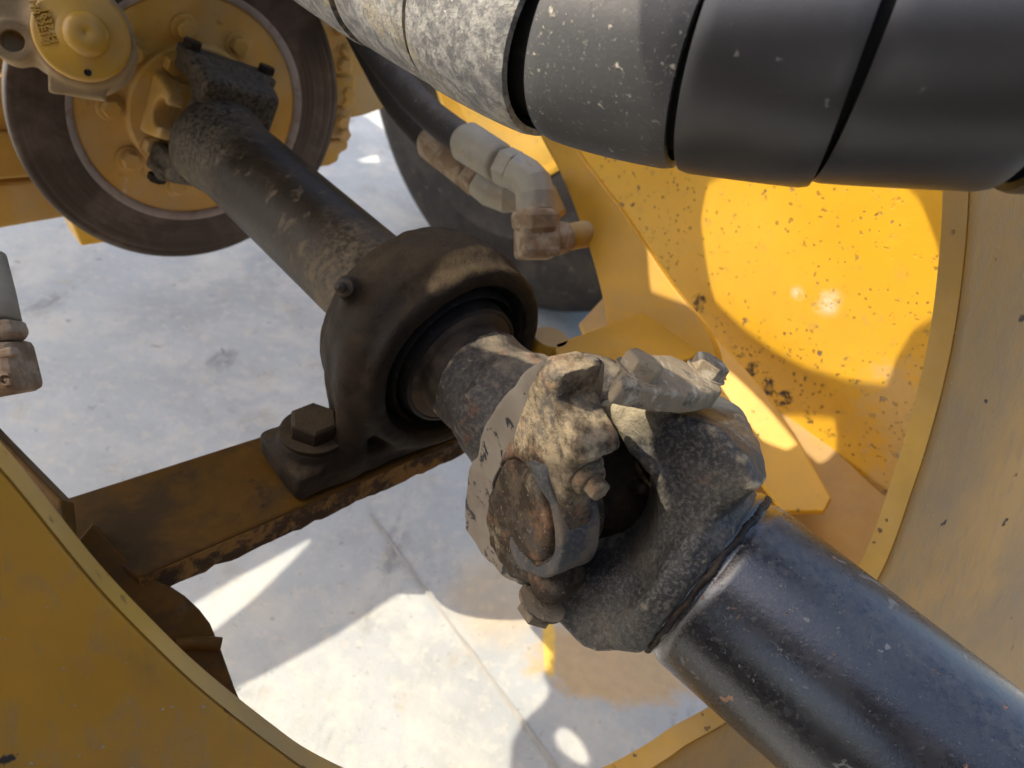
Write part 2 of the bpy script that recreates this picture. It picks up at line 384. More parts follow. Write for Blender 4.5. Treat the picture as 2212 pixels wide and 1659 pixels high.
M['cast'] = mat('mud_crusted_black_casting', (.020, .017, .015), .5, [
    dict(c=(.085, .074, .060), s=300, lo=.46, hi=.60, r=.6, a=.75),
    dict(c=(.12, .095, .068), s=12, lo=.50, hi=.70, r=.85, a=.5, sub=350),
    dict(c=(.17, .065, .032), s=26, lo=.58, hi=.70, r=.9, a=.8),
    dict(c=(.33, .26, .17), kind='edge', s=90, lo=.512, hi=.545, r=.95, g=1.2, gs=600),
    dict(c=(.30, .24, .16), kind='up', s=40, lo=.75, hi=1.25, mixn=.9, r=.95, g=1.2, gs=500, a=.8),
    dict(c=(.50, .43, .31), s=160, lo=.62, hi=.72, r=.95, a=.7, g=1.0)], spec=0.35, bump=((900, .25), (300, .7), (90, .6)), vs=30, disp=.0011)
M['mud'] = mat('dried_mud_on_casting', (.050, .036, .024), .9, [
    dict(c=(.15, .115, .075), s=90, lo=.48, hi=.58, r=.95, a=.8, h=.5),
    dict(c=(.25, .20, .14), kind='edge', s=90, lo=.515, hi=.56, r=.95, a=.8),
    dict(c=(.016, .013, .013), s=34, lo=.50, hi=.62, r=.75), 
    dict(c=(.26, .12, .065), s=22, lo=.56, hi=.68, r=.95, a=.6),
    dict(c=(.34, .27, .185), s=28, kind='up', lo=.25, hi=1.05, mixn=1.6, r=.97, g=1.2, gs=420, a=.85),
    dict(c=(.42, .35, .25), s=120, lo=.56, hi=.70, r=.97, a=.8, g=1.0, gs=700)], spec=0.15, bump=((900, .35), (300, .9), (90, .8)), vs=30, disp=.0013)
M['paledust'] = mat('pale_dust_coat', (.23, .195, .150), .85, [
    dict(c=(.028, .027, .027), s=50, lo=.585, hi=.61, r=.6, h=-.6), dict(c=(.17, .14, .11), s=18, lo=.5, hi=.7, r=.9, a=.5)], spec=0.2, bump=((700, .2), (200, .2)), vs=14)
M['grime'] = mat('dark_oily_grime', (.014, .009, .005), .62, [
    dict(c=(.032, .021, .012), s=24, lo=.45, hi=.65, r=.85, a=.8), dict(c=(.080, .056, .030), s=30, kind='up', lo=.55, hi=1.2, mixn=1.5, r=.9, a=.7, g=.8),
    dict(c=(.30, .26, .22), s=420, lo=.68, hi=.76, r=.9, a=.6)], spec=0.15, bump=((500, .6), (120, .8)), vs=20, disp=.0012)
M['rubber_seal'] = mat('black_rubber_seal', (.012, .011, .010), .5, [dict(c=(.06, .05, .04), s=120, lo=.55, hi=.72, r=.9, a=.6)], spec=0.2, bump=((400, .3),))
M['strap'] = mat('slate_grey_strap_steel', (.026, .028, .033), .55, [
    dict(c=(.15, .12, .085), s=300, lo=.48, hi=.64, r=.95, a=.7), dict(c=(.16, .12, .08), s=22, lo=.45, hi=.62, r=.9, a=.8, g=1)], bump=((700, .5), (200, .5)), vs=25, disp=.001)
M['bolt'] = mat('dust_grey_bolt', (.17, .145, .115), .75, [
    dict(c=(.08, .065, .055), s=60, lo=.5, hi=.64, r=.8), dict(c=(.30, .15, .09), s=50, lo=.62, hi=.72, r=.9, a=.6),
    dict(c=(.55, .49, .38), s=180, lo=.56, hi=.68, r=.95, a=.7)], bump=((800, .5), (200, .6)), vs=40, disp=.0009)
M['rusty'] = mat('rust_and_dust_fitting', (.23, .155, .09), .85, [
    dict(c=(.36, .28, .19), s=45, lo=.42, hi=.60, r=.95), dict(c=(.17, .085, .045), s=60, lo=.60, hi=.70, r=.95, a=.8)], spec=0.2, bump=((500, .5), (120, .7)), vs=30)
M['zinc'] = mat('dusty_zinc_fitting', (.31, .275, .20), .62, [dict(c=(.28, .20, .13), s=40, lo=.5, hi=.68, r=.9, a=.6), dict(c=(.22, .22, .20), s=24, lo=.52, hi=.66, r=.5, a=.6)], bump=((400, .3),), vs=20)
M['rubber'] = mat('dusty_black_rubber_hose', (.028, .025, .022), .6, [dict(c=(.20, .16, .12), s=60, kind='up', lo=.4, hi=1.3, mixn=1.2, r=.9, a=.6), dict(c=(.28, .22, .16), s=160, lo=.62, hi=.74, r=.9, a=.6)], spec=0.25, bump=((500, .3),))
M['tyre'] = mat('dusty_tyre_rubber', (.022, .019, .017), .75, [dict(c=(.060, .050, .040), s=10, lo=.4, hi=.7, r=.9, a=.8), dict(c=(.19, .155, .12), s=40, lo=.58, hi=.72, r=.9, a=.5)], spec=0.2, bump=((200, .5), (40, .6)), vs=8)
M['disc'] = mat('scored_brown_disc_steel', (.060, .045, .036), .42, [dict(c=(.13, .105, .088), s=12, lo=.45, hi=.65, r=.45, a=.7)], spec=0.4, bump=((600, .15),), metal=.6, vs=12)
M['disc_edge'] = mat('grey_disc_bevel', (.30, .26, .24), .6, [dict(c=(.18, .12, .08), s=30, lo=.5, hi=.65, r=.8, a=.7)], bump=((400, .2),))
M['wrap'] = mat('black_plastic_spiral_wrap', (.013, .013, .015), .40, [
    dict(c=(.035, .034, .033), s=10, lo=.48, hi=.75, r=.42, a=.5),
    dict(c=(.17, .17, .17), s=6, kind='up', lo=.05, hi=.85, mixn=.4, r=.5, a=.9),  # lighter grey on upward faces stands in for sky sheen
    dict(c=(.20, .19, .17), s=90, st=(1, .25, 1), lo=.66, hi=.74, r=.7, a=.6, h=.3),
    dict(c=(.20, .19, .17), s=300, lo=.68, hi=.76, r=.8, a=.35, h=.3)], bump=((500, .12), (40, .25)), vs=10, disp=.0006, spec=.8)
M['wrap_speck_sunlit'] = mat('speckled_sunlit_spiral_wrap', (.055, .054, .053), .42, [  # real specks; base and dust lightened to paint sun on this turn
    dict(c=(.24, .225, .20), s=8, kind='up', lo=.05, hi=.75, mixn=.9, r=.6, a=.8),
    dict(c=(.40, .37, .32), s=420, lo=.60, hi=.70, r=.9, a=.8),
    dict(c=(.50, .46, .38), s=170, lo=.60, hi=.68, r=.9, h=.8), dict(c=(.60, .55, .42), s=70, st=(1, .4, 1), lo=.66, hi=.72, r=.9, h=.8)], bump=((500, .3), (40, .25)), vs=10, disp=.0008)
M['wrap_dusty'] = mat('mud_spattered_spiral_wrap', (.13, .128, .125), .45, [
    dict(c=(.42, .40, .36), s=110, lo=.38, hi=.60, r=.9, g=1.0, gs=500, a=.85, det=8, rg=.72),
    dict(c=(.55, .46, .27), s=16, lo=.50, hi=.66, r=.95, g=1.0, gs=500, a=.75, sub=300),
    dict(c=(.66, .62, .54), s=200, lo=.62, hi=.67, r=.9, h=1.2)], bump=((500, .5), (150, .6)), vs=14, disp=.0011)
M['void'] = mat('black_hose_cover', (.012, .012, .011), .6, [dict(c=(.05, .04, .03), s=60, lo=.55, hi=.7, a=.5)], spec=0.1, bump=((300, .2),))
def lp(p, base): return tuple(float(q) for q in W(p)-W(base))
def wd(n): return tuple(float(q) for q in W(n)-W(V3(0, 0, 0)))
M['yellow_wall'] = mat('worn_yellow_frame_paint', YEL, .40, [
    dict(c=TAN, s=5, lo=.50, hi=.9, r=.8, a=.35),
    dict(c=(.42, .22, .02), kind='spots', s=95, lo=.24, keep=.60, r=.7, h=-1.2),
    dict(c=(.34, .19, .03), kind='spots', s=160, lo=.30, keep=.72, r=.7, h=-1.0),
    dict(c=(.20, .13, .07), kind='spots', s=75, lo=.30, keep=.80, r=.6, h=-.8),
    dict(c=(.50, .30, .08), kind='noise', s=60, lo=.56, hi=.70, r=.7, a=.45),
    dict(c=(.055, .045, .045), kind='noise', s=34, lo=.705, hi=.72, r=.6, h=-.8, sub=5),
    *[dict(c=(.040, .028, .024), kind='sphere', p=lp(hit(u_, v_, C0+SIDE*.47, -SIDE), C0+SIDE*.45), rr=r_, s=30, mixn=5.0, lo=.30, hi=.42, r=.75, cv=0, sub=90) for u_, v_, r_ in ((1515, 655, .020), (1550, 690, .016), (1625, 800, .018), (1660, 830, .022), (1700, 865, .022), (1745, 905, .020), (1790, 935, .014), (1940, 985, .012), (1905, 1065, .014))],
    *[dict(c=(.52, .44, .30), kind='sphere', p=lp(hit(u_, v_, C0+SIDE*.47, -SIDE), C0+SIDE*.45), rr=r_, s=40, lo=.4, hi=1.0, r=.9, a=.4) for u_, v_, r_ in ((1980, 900, .08), (1950, 1080, .07))],
    *[dict(c=(.80, .76, .62), kind='sphere', p=lp(hit(u_, v_, C0+SIDE*.47, -SIDE), C0+SIDE*.45), rr=r_, s=60, lo=.2, hi=1.0, r=.9, a=.7, sub=120) for u_, v_, r_ in ((1790, 660, .022), (1722, 632, .012))]], bump=((300, .18), (70, .5)), var=.08, vs=5)
_rb = C0-DR*.45; _fb = C0+DF*.3
M['rearshaft'] = mat('dust_banded_rear_shaft', (.020, .014, .008), .42, [
    dict(c=(.13, .10, .062), kind='plane', p=lp(C0-DR*.40, _rb), n=wd(DR), s=30, mixn=.16, lo=.0, hi=.09, r=.9, a=.75, sub=160),
    dict(c=(.115, .095, .065), kind='plane', p=lp(C0-DR*.52, _rb), n=wd(-DR), s=26, mixn=.16, lo=.0, hi=.08, r=.9, a=.8, sub=200),
    dict(c=(.34, .27, .17), kind='plane', p=lp(C0-DR*.305, _rb), n=wd(DR), s=70, mixn=.05, lo=.0, hi=.022, r=.9, a=.6, sub=220),
    dict(c=(.16, .12, .075), s=60, st=(1, 1, .5), lo=.54, hi=.70, r=.9, a=.6), dict(c=(.20, .16, .11), s=18, lo=.60, hi=.72, r=.9, a=.6)], spec=.14, bump=((500, .4), (110, .4)), vs=16)
M['stub'] = mat('grimy_stub_shaft', (.016, .012, .009), .5, [dict(c=(.10, .07, .045), s=24, lo=.42, hi=.66, r=.85, a=.7), dict(c=(.25, .20, .15), s=400, lo=.64, hi=.72, r=.9, a=.6)], spec=.25, bump=((500, .4), (100, .5)), vs=20)
M['ear'] = mat('dusty_mud_on_bearing_ear', (.046, .033, .022), .9, [
    dict(c=(.11, .083, .054), s=70, lo=.46, hi=.62, r=.95, a=.8, h=.3),
    dict(c=(.018, .015, .015), s=30, lo=.58, hi=.68, r=.7, a=.8),
    dict(c=(.33, .26, .165), kind='plane', p=lp(C0+YR*.055, _rb), n=wd(YR), s=24, mixn=.12, lo=.0, hi=.022, r=.97, g=1.0, gs=500, a=.9, sub=60),
    dict(c=(.27, .145, .08), s=26, lo=.52, hi=.62, r=.95, a=.6, sub=90), dict(c=(.060, .058, .058), s=30, lo=.54, hi=.60, r=.7, a=.75, sub=140),
    dict(c=(.46, .37, .23), s=20, lo=.60, hi=.68, r=.97, a=.5, sub=200),
    dict(c=(.45, .37, .25), s=260, lo=.60, hi=.70, r=.97, a=.6, g=.6, gs=700)], spec=.15, bump=((900, .35), (300, .6), (90, .5)), vs=30, disp=.0013)
M['fork'] = mat('chipped_black_fork_with_dusty_lip', (.030, .029, .028), .40, [
    dict(c=(.115, .106, .092), s=380, lo=.47, hi=.60, r=.55, a=.75),
    dict(c=(.15, .125, .09), s=14, lo=.46, hi=.66, r=.7, a=.6, sub=300),
    dict(c=(.20, .10, .06), s=24, lo=.60, hi=.70, r=.9, a=.6, sub=90),
    dict(c=(.40, .34, .23), kind='edge', s=110, lo=.515, hi=.545, r=.95, g=1.2, gs=600, a=.9),
    dict(c=(.42, .36, .245), kind='plane', p=lp(CF+DF*.030-YF*.01, _fb), n=wd(nrm(-DF-YF*.6)), s=36, mixn=.050, lo=-.012, hi=.012, r=.96, g=1.2, gs=500, a=.9),
    dict(c=(.44, .40, .31), kind='plane', p=lp(CF+A1*.082-DF*.01, _fb), n=wd(nrm(A1-DF*.5)), s=40, mixn=.06, lo=-.008, hi=.016, r=.95, g=1.0, gs=500, a=.85)], spec=.35, bump=((900, .3), (300, .7), (90, .5)), vs=30, disp=.0010)
M['dustcap'] = mat('pale_dust_on_cap_plate', (.26, .205, .135), .85, [
    dict(c=(.07, .065, .06), s=40, lo=.50, hi=.62, r=.7, a=.85, sub=200), dict(c=(.30, .17, .11), s=28, lo=.60, hi=.72, r=.9, a=.6),
    dict(c=(.46, .41, .32), s=90, st=(1, .3, 1), lo=.54, hi=.66, r=.95, a=.8)], spec=.2, bump=((800, .4), (200, .7)), vs=40, disp=.0009)
M['rustface'] = mat('bare_rusty_casting', (.16, .062, .030), .85, [dict(c=(.32, .25, .165), s=40, lo=.45, hi=.62, r=.95, g=1), dict(c=(.07, .04, .03), s=60, lo=.55, hi=.7, r=.9, a=.7)], bump=((600, .4), (150, .6)), vs=30)
def gxy(u, v):
    p = W(hit(u, v, -UP*CAM_H, UP)); return (float(p[0]), float(p[1]))
ga, gb_ = gxy(1184, 1320), gxy(1188, 1440); gang = math.atan2(gb_[1]-ga[1], gb_[0]-ga[0])-math.pi/2
def concrete():
    m = mat('pale_worn_concrete', (.405, .425, .42), .75, [
        dict(c=(.34, .345, .335), s=2.2, lo=.42, hi=.66, r=.8, a=.75), dict(c=(.52, .51, .455), s=5, lo=.46, hi=.66, r=.8, a=.8),
        dict(c=(.17, .17, .17), s=7, st=(1, .42, 1), rot=(0, 0, .6), lo=.57, hi=.72, r=.8, a=.75), dict(c=(.54, .51, .44), s=38, lo=.50, hi=.66, r=.9, a=.6),
        dict(c=(.14, .135, .13), s=15, lo=.64, hi=.71, r=.9, a=.75), dict(c=(.36, .31, .23), s=11, lo=.56, hi=.72, r=.9, a=.5), dict(c=(.22, .21, .19), s=60, lo=.60, hi=.70, r=.9, a=.55),
        dict(c=(.70, .70, .68), s=70, lo=.72, hi=.75, r=.6, a=.8),
        dict(c=(.56, .36, .14), kind='blob', ctr=gxy(1340, 1430), rad=(.17, .085), ang=.25, s=18, lo=.75, hi=1.15, a=.75),
        dict(c=(.62, .40, .12), kind='blob', ctr=gxy(1080, 1290), rad=(.10, .10), s=14, lo=.5, hi=1.3, a=.35),
        dict(c=(.80, .50, .08), kind='blob', ctr=gxy(1186, 1385), rad=(.012, .075), ang=gang, s=30, lo=.7, hi=1.15, mixn=.8, a=.9)], bump=((60, .4), (300, .4)), var=.08, vs=3, disp=.003)
    return m
M['concrete'] = concrete()
M['paintstain'] = mat('ochre_stained_concrete', (.60, .44, .22), .8, [dict(c=(.50, .44, .35), s=9, lo=.40, hi=.60, r=.85, a=.85)], bump=((80, .3),), vs=6)
M['yellowline'] = mat('yellow_floor_paint', (.80, .52, .10), .7, [dict(c=(.52, .49, .42), s=14, lo=.50, hi=.68, r=.85, a=.7)], bump=((80, .3),), vs=6)
M['joint'] = mat('dirt_filled_joint', (.36, .34, .30), .95, bump=((200, .5),))
#PART2
# ------------------------------------------------------------------ the setting: ground
G0 = -UP*CAM_H
def gpt(u, v, h=0.0): return hit(u, v, G0+UP*h, UP)
gw = 60.0
g = mk('ground', [W0 for W0 in [(-gw, -gw, 0), (gw, -gw, 0), (gw, gw, 0), (-gw, gw, 0)]], [[0, 1, 2, 3]], M['concrete'], smooth=False, camspace=False, loc=(0, 0, 0))
tag(g, kind='structure')
def ragged(pts, h, name, mt, amp, n=10, label=None):
    base = catmull([gpt(*p, h) for p in pts], n, closed=True); c = sum(base)/len(base); out = []
    for i, p in enumerate(base):
        q = np.array([p])*14; k = fbm(q, 3.0, 5, 3)[0]; out.append(p+(p-c)/np.linalg.norm(p-c)*amp*k)
    o = mk(name, out, [list(range(len(out)))], mt, smooth=False); tag(o, kind='structure'); return o
def strip(pts, w, h, name, mt):
    P = catmull([gpt(*p, h) for p in pts], 6); v = []; f = []
    for i, p in enumerate(P):
        d = nrm(P[min(i+1, len(P)-1)]-P[max(i-1, 0)]); s = np.cross(UP, d)*w/2*(1+.25*random.uniform(-1, 1)); v += [p-s, p+s]
    for i in range(len(P)-1): f.append([2*i, 2*i+1, 2*i+3, 2*i+2])
    o = mk(name, v, f, mt, smooth=False); tag(o, kind='structure'); return o
strip([(800, 1110), (900, 1250), (1000, 1385), (1140, 1575), (1300, 1790)], .006, .003, 'pavement_joint', M['joint'])
# ------------------------------------------------------------------ front shaft
YF = nrm(np.cross(DF, A1))
shaft = thing('front_drive_shaft', 'glossy black chipped tubular shaft running out of the picture at lower right, with forked yoke', 'drive shaft', CF+DF*.3)
TR = .0695
SH = -DR*.0                                    # tube centre line
TC = V3(.072, -.081, -.56)
prof = [(.050, .076), (.060, .078), (.0655, .082), (.0690, .086), (.0700, .0895), (.0685, .0925), (.0660, .095), (.0672, .098), (.0692, .1015), (TR, .106), (TR, .20), (TR, .30), (TR, .42), (TR, .55)]
v, f = lathe(TC, DF, prof, 160)
mk('tube', v, f, M['black'], shaft)
FA = (A1, YF, DF)
O_side = trace([(1290, 872), (1335, 858), (1440, 888), (1556, 925), (1618, 985), (1650, 1045), (1600, 1085), (1500, 1150), (1440, 1240), (1400, 1320), (1388, 1380), (1300, 1404), (1266, 1396), (1188, 1328), (1145, 1272), (1180, 1150), (1240, 1000)], CF, FA, 1, .042)
O_thr = trace([(1100, 1262), (1200, 1243), (1290, 1237), (1368, 1225), (1412, 1160), (1426, 1075), (1405, 1025), (1362, 978), (1335, 925), (1300, 880), (1180, 800), (1000, 1000)], CF, FA, 1, .042)
O_top = trace([(1288, 872), (1296, 842), (1315, 808), (1349, 764), (1370, 757), (1440, 760), (1505, 787), (1565, 820), (1632, 912), (1690, 1000), (1720, 1080), (1640, 1250), (1560, 1200), (1500, 1050), (1440, 960)], CF, FA, 0, .090)
wb = []; Xw, Yw, Zw = perp(DF)
for i_ in range(240):
    a_ = 2*math.pi*i_/240; wb.append(TC+DF*(.0925+.0006*math.sin(a_*17))+(Xw*math.cos(a_)+Yw*math.sin(a_))*.0678)
v = []; f = []
for i_, p_ in enumerate(wb):
    e_ = nrm(p_-TC-DF*np.dot(p_-TC, DF)); r_ = .0024+.0005*abs(math.sin(i_*math.pi/3.0))+random.uniform(-.0003, .0003)
    for k_ in range(10): v.append(p_+(e_*math.cos(k_*.6283)+DF*math.sin(k_*.6283))*r_)
for i_ in range(240):
    for k_ in range(10): f.append([i_*10+k_, i_*10+(k_+1) % 10, ((i_+1) % 240)*10+(k_+1) % 10, ((i_+1) % 240)*10+k_])
mk('weld_bead', v, f, M['stub'], shaft)
def f_front(x, y, z):
    side = polyd(x, z, O_side)
    hull = smax(side, np.abs(y+.003)-.048-np.clip((z-.03)/.06, 0, 1)*.012, .009)
    top = polyd(y, z, O_top)
    hull = np.where(x > .02, smax(hull, top+np.clip((.06-x)/.04, 0, 1)*-.02, .010), hull)
    hull = smax(hull, z-.094, .012)
    hull = smax(hull, x-.0925, .006)
    thr = polyd(x, z+np.clip(.042-y, -.02, .12)*.75, O_thr)
    hull = smax(hull, -thr, .008)
    base = sdcyl(x+.018, y, z, .070, .068, .090, .008)
    hull = smin(hull, smax(base, -thr, .006), .016)
    # folded lip along the ear mouth and a parting ridge
    hull = smin(hull, smax(smax(np.abs(thr-.004)-.0035, np.abs(y-.043)-.004, .004), side+.002, .003), .006)
    nub = sdcap(x, y, z, (.038, -.012, .020), (.036, -.010, .000), .0052)
    return smin(hull, nub, .004)
front_axes = (A1, YF, DF)
yk = sdf_obj('yoke', f_front, CF, front_axes, (-.125, -.11, -.085), (.125, .10, .108), .0018, M['fork'], shaft,
        noise=[(.0011, 28, 1, 3), (.0005, 130, 4, 3), (.0022, 80, 8, 3, lambda P, n: np.clip(n, 0, 1)*np.clip((.03-P[:, 2])/.06, 0, 1))])
P_cap = trace([(1334, 822), (1347, 786), (1362, 767), (1440, 768), (1503, 792), (1554, 818), (1560, 850), (1505, 860), (1440, 853), (1380, 842), (1345, 835)], CF, FA, 0, .103)
def f_capt(x, y, z): return smax(polyd(y, z, P_cap), np.abs(x-.097)-.0075, .003)
cp = sdf_obj('bearing_cap', f_capt, CF, front_axes, (.085, -.16, -.09), (.112, .15, .10), .0014, M['dustcap'], shaft, noise=[(.0004, 60, 2, 2), (.0003, 180, 3, 2)])
for (u, v_), ro in (((1376, 806), .45), ((1524, 806), .1)):
    b = hexhead(hit(u, v_, CF+A1*.1040, A1), A1, .0125, .0095, rot=ro, washer=.0145, wh=.0012)
    o2 = b.build('bolt', M['dustcap'], cp, smooth=False); bevelled(o2, .0012, 2, 30)
hexhead(hit(1172, 1300, CF-A1*.084, A1), -A1, .014, .012, rot=.4, washer=.018).build('bolt', M['mud'], shaft, smooth=False)
# cast characters in the throat of the yoke
def text3d(s, c, xd, yd, size, depth, name, mt, parent):
    cu = bpy.data.curves.new(name, 'FONT'); cu.body = s; cu.size = size; cu.extrude = depth/2; cu.bevel_depth = depth*.22; cu.bevel_resolution = 1; cu.align_x = 'CENTER'; cu.align_y = 'CENTER'
    o = bpy.data.objects.new('tmp', cu); col.objects.link(o); bpy.context.view_layer.update()
    me = bpy.data.meshes.new_from_object(o.evaluated_get(bpy.context.evaluated_depsgraph_get())); bpy.data.objects.remove(o)
    co = np.array([q.co[:] for q in me.vertices]); fs = [list(p.vertices) for p in me.polygons]
    n = np.cross(xd, yd); vv = c+co[:, :1]*xd+co[:, 1:2]*yd+co[:, 2:3]*n
    return mk(name, vv, fs, mt, parent, smooth=False)

nth = nrm(-DF*.80+YF*.42+A1*.12); xt = nrm(np.cross(nth, A1)); xt = nrm(-YF-nth*np.dot(-YF, nth)); yt = np.cross(nth, xt)
text3d('RO:', hit(1392, 1040, CF+DF*.050, nth), xt, yt, .015, .0035, 'cast_marks', M['rustface'], yk)
text3d('5 8', hit(1362, 1066, CF+DF*.050, nth), xt, yt, .015, .0035, 'cast_marks', M['mud'], yk)

# ------------------------------------------------------------------ universal joint spider
spider = thing('universal_joint_cross', 'dark greasy joint cross held between the two forked yokes', 'universal joint', C0)
def f_sp(x, y, z):
    d = np.sqrt(x*x+y*y+z*z)-.037
    for a, b in (((-.09, 0, 0), (.09, 0, 0)), ((0, -.1, 0), (0, .1, 0))): d = smin(d, sdcap(x, y, z, a, b, .0215), .02)
    for s in (-1, 1):
        d = smin(d, sdcyl(y, z, x, .031, min(s*.046, s*.062), max(s*.046, s*.062), .004), .003)
        d = smin(d, sdcyl(x, z, y, .031, min(s*.050, s*.066), max(s*.050, s*.066), .004), .003)
    d = smin(d, sdcap(x, y, z, (.02, .02, -.02), (.036, .036, -.032), .0045), .002)
    return d
sdf_obj('cross_body', f_sp, (CF+RE)/2 if False else CF, (XR, A1, nrm(np.cross(XR, A1))), (-.07, -.075, -.05), (.07, .075, .05), .0022, M['grime'], spider, noise=[(.0015, 70, 6, 2)])

# ------------------------------------------------------------------ rear shaft
rear = thing('rear_drive_shaft', 'dull dust streaked shaft from the brake disc through the bearing to a muddy fork', 'drive shaft', C0-DR*.45)
rear_axes = (XR, YR, DR)
YE = nrm(YR-XE*np.dot(YR, XE)); ZE = nrm(np.cross(XE, YE)); ZE = ZE if np.dot(ZE, DR) > 0 else -ZE
ear_axes = (XE, YE, ZE)
RE = hit(1128, 1104, C0+XE*.082, XE)-XE*.082
E_face = trace([(1176, 790), (1190, 800), (1184, 850), (1196, 905), (1216, 960), (1232, 1020), (1224, 1080), (1222, 1150), (1200, 1200), (1168, 1228), (1150, 1255), (1110, 1240), (1072, 1195), (1050, 1125), (1062, 1050), (1094, 965), (1126, 893), (1155, 840), (1168, 800)], RE, ear_axes, 0, .078)
E_flan = trace([(1150, 790), (1170, 778), (1190, 800), (1190, 900), (1190, 1200), (1160, 1262), (1130, 1270), (1080, 1245), (1036, 1200), (1004, 1145), (1001, 1080), (1012, 1010), (1040, 930), (1080, 862), (1120, 812)], RE, ear_axes, 0, .068)
E_sh = trace([(1168, 800), (1216, 806), (1206, 868), (1222, 905), (1256, 962), (1262, 1000), (1225, 1012), (1186, 1006), (1106, 984), (1112, 940), (1128, 880), (1148, 835)], RE, ear_axes, 0, .080)
KN = trace([(1192, 812), (1228, 985), (1085, 1040), (1165, 1262)], RE, ear_axes, 0, .078)
def f_ear(x, y, z):
    r = np.sqrt(y*y+z*z)
    d = smax(polyd(y, z, E_face), np.abs(x-.068)-.0115, .006)
    k0, k1, k2, k3 = KN
    knob = sdbox(x, y, z, (.068, k0[0]+.001, k0[1]), (.013, .0095, .0085), .005)
    rib = smax(polyd(y, z, E_sh), np.abs(x-.066)-.0155, .005)
    d = smin(d, smin(knob, rib, .006), .004)
    d = smin(d, sdcap(x, y, z, (.066, k2[0], k2[1]), (.077, k2[0]-.004, k2[1]+.002), .009), .005)
    d = smin(d, sdcap(x, y, z, (.055, k3[0], k3[1]), (.070, k3[0], k3[1]+.004), .013), .010)
    d = smin(d, sdcyl(y, z, x, .0375, .04, .0805, .003), .005)
    d = smax(d, -smax(np.abs(r-.0352)-.0014, .076-x, .002), .002)
    cap = sdcyl(y, z, x, .0338, .04, .0835, .004)
    return smin(d, cap, .002)
sdf_obj('bearing_ear', f_ear, RE, ear_axes, (.025, -.10, -.10), (.10, .15, .08), .0015, M['ear'], rear,
        noise=[(.0009, 26, 11, 3), (.0006, 95, 14, 3), (.0026, 60, 17, 3, lambda P, n: np.clip(n, 0, 1)*np.clip((-.02-P[:, 1])/.05, 0, 1))])
def f_fl(x, y, z): return smax(smax(polyd(y, z, E_flan)+np.clip(.045-x, 0, .05)*.35, np.abs(x-.042)-.026, .0035), z+.022-np.clip(-y-.02, 0, .05), .006)
sdf_obj('ear_flange', f_fl, RE, ear_axes, (.0, -.14, -.16), (.08, .17, .07), .0019, M['paledust'], rear, noise=[(.0012, 40, 21, 3)])
def f_rear(x, y, z):
    neck = sdcyl(x, y, z, .0462, -.158, -.05, .006)
    neck = smin(neck, sdcyl(x, y, z, .0475, -.120, -.085, .010), .02)
    br = sdbox(x, y, z, (-.012, .008, -.062), (.045, .038, .022), .018)
    d = smin(neck, br, .030)
    d = smin(d, sdbox(x, y, z, (.020, .020, -.045), (.012, .030, .026), .012), .014)
    far = sdcap(x, y, z, (-.040, .036, -.070), (-.078, .030, -.015), .028)
    far = smin(far, sdcap(x, y, z, (-.075, -.01, -.01), (-.075, .030, -.01), .024), .02)
    d = smin(d, far, .020)
    return smax(d, -(np.sqrt((x+.01)**2+(y-.02)**2+(z-.01)**2)-.058), .010)
sdf_obj('forked_yoke', f_rear, C0, rear_axes, (-.125, -.11, -.165), (.10, .13, .06), .0020, M['cast'], rear, noise=[(.0020, 30, 12, 3), (.0008, 110, 15, 2)])
def f_strap(x, y, z):
    r = np.sqrt(y*y+np.maximum(z, 0)**2)
    a = np.where(z > 0, np.abs(r-.0420)-.0050, np.abs(np.abs(y)-.0420)-.0050)
    d = smax(a, np.abs(x-.066)-.0150, .0025); d = smax(d, -(z+.008), .003)
    lug = smax(np.abs(np.abs(y)-.055)-.017, smax(np.abs(z-.010)-.0065, np.abs(x-.066)-.0135, .008), .006)
    return smin(d, lug, .010)
sdf_obj('bearing_strap', f_strap, RE, ear_axes, (.035, -.1, -.02), (.105, .1, .07), .0014, M['strap'], rear, noise=[(.0006, 60, 23, 2), (.0008, 120, 24, 2, lambda P, n: n*np.clip((-.02-P[:, 1])/.04, 0, 1))])
for s, mm in ((1, 'ear'), (-1, 'mud')):
    c = (hit(1232, 986, RE+XE*.064, XE)+ZE*.012 if s > 0 else RE+XE*.064-YE*.058+ZE*.014); ZB = nrm(ZE*.9+DR*.35)
    b = MB(); 
    for pr in ([(.0001, 0), (.0150, 0), (.0150, .0030), (.0138, .0055), (.0001, .0045)], [(.0001, .004), (.0118, .005), (.0115, .0095), (.0098, .0125), (.0001, .0115)]):
        v, f = lathe(c, ZB, pr, 36); b.add(v, f)
    h = hexhead(c+ZB*.0122, ZB, .0076, .0088, rot=.3); b.add(h.v, h.f)
    o = b.build('strap_bolt', M[mm], rear, sharp=35); bevelled(o, .0008, 2, 40)
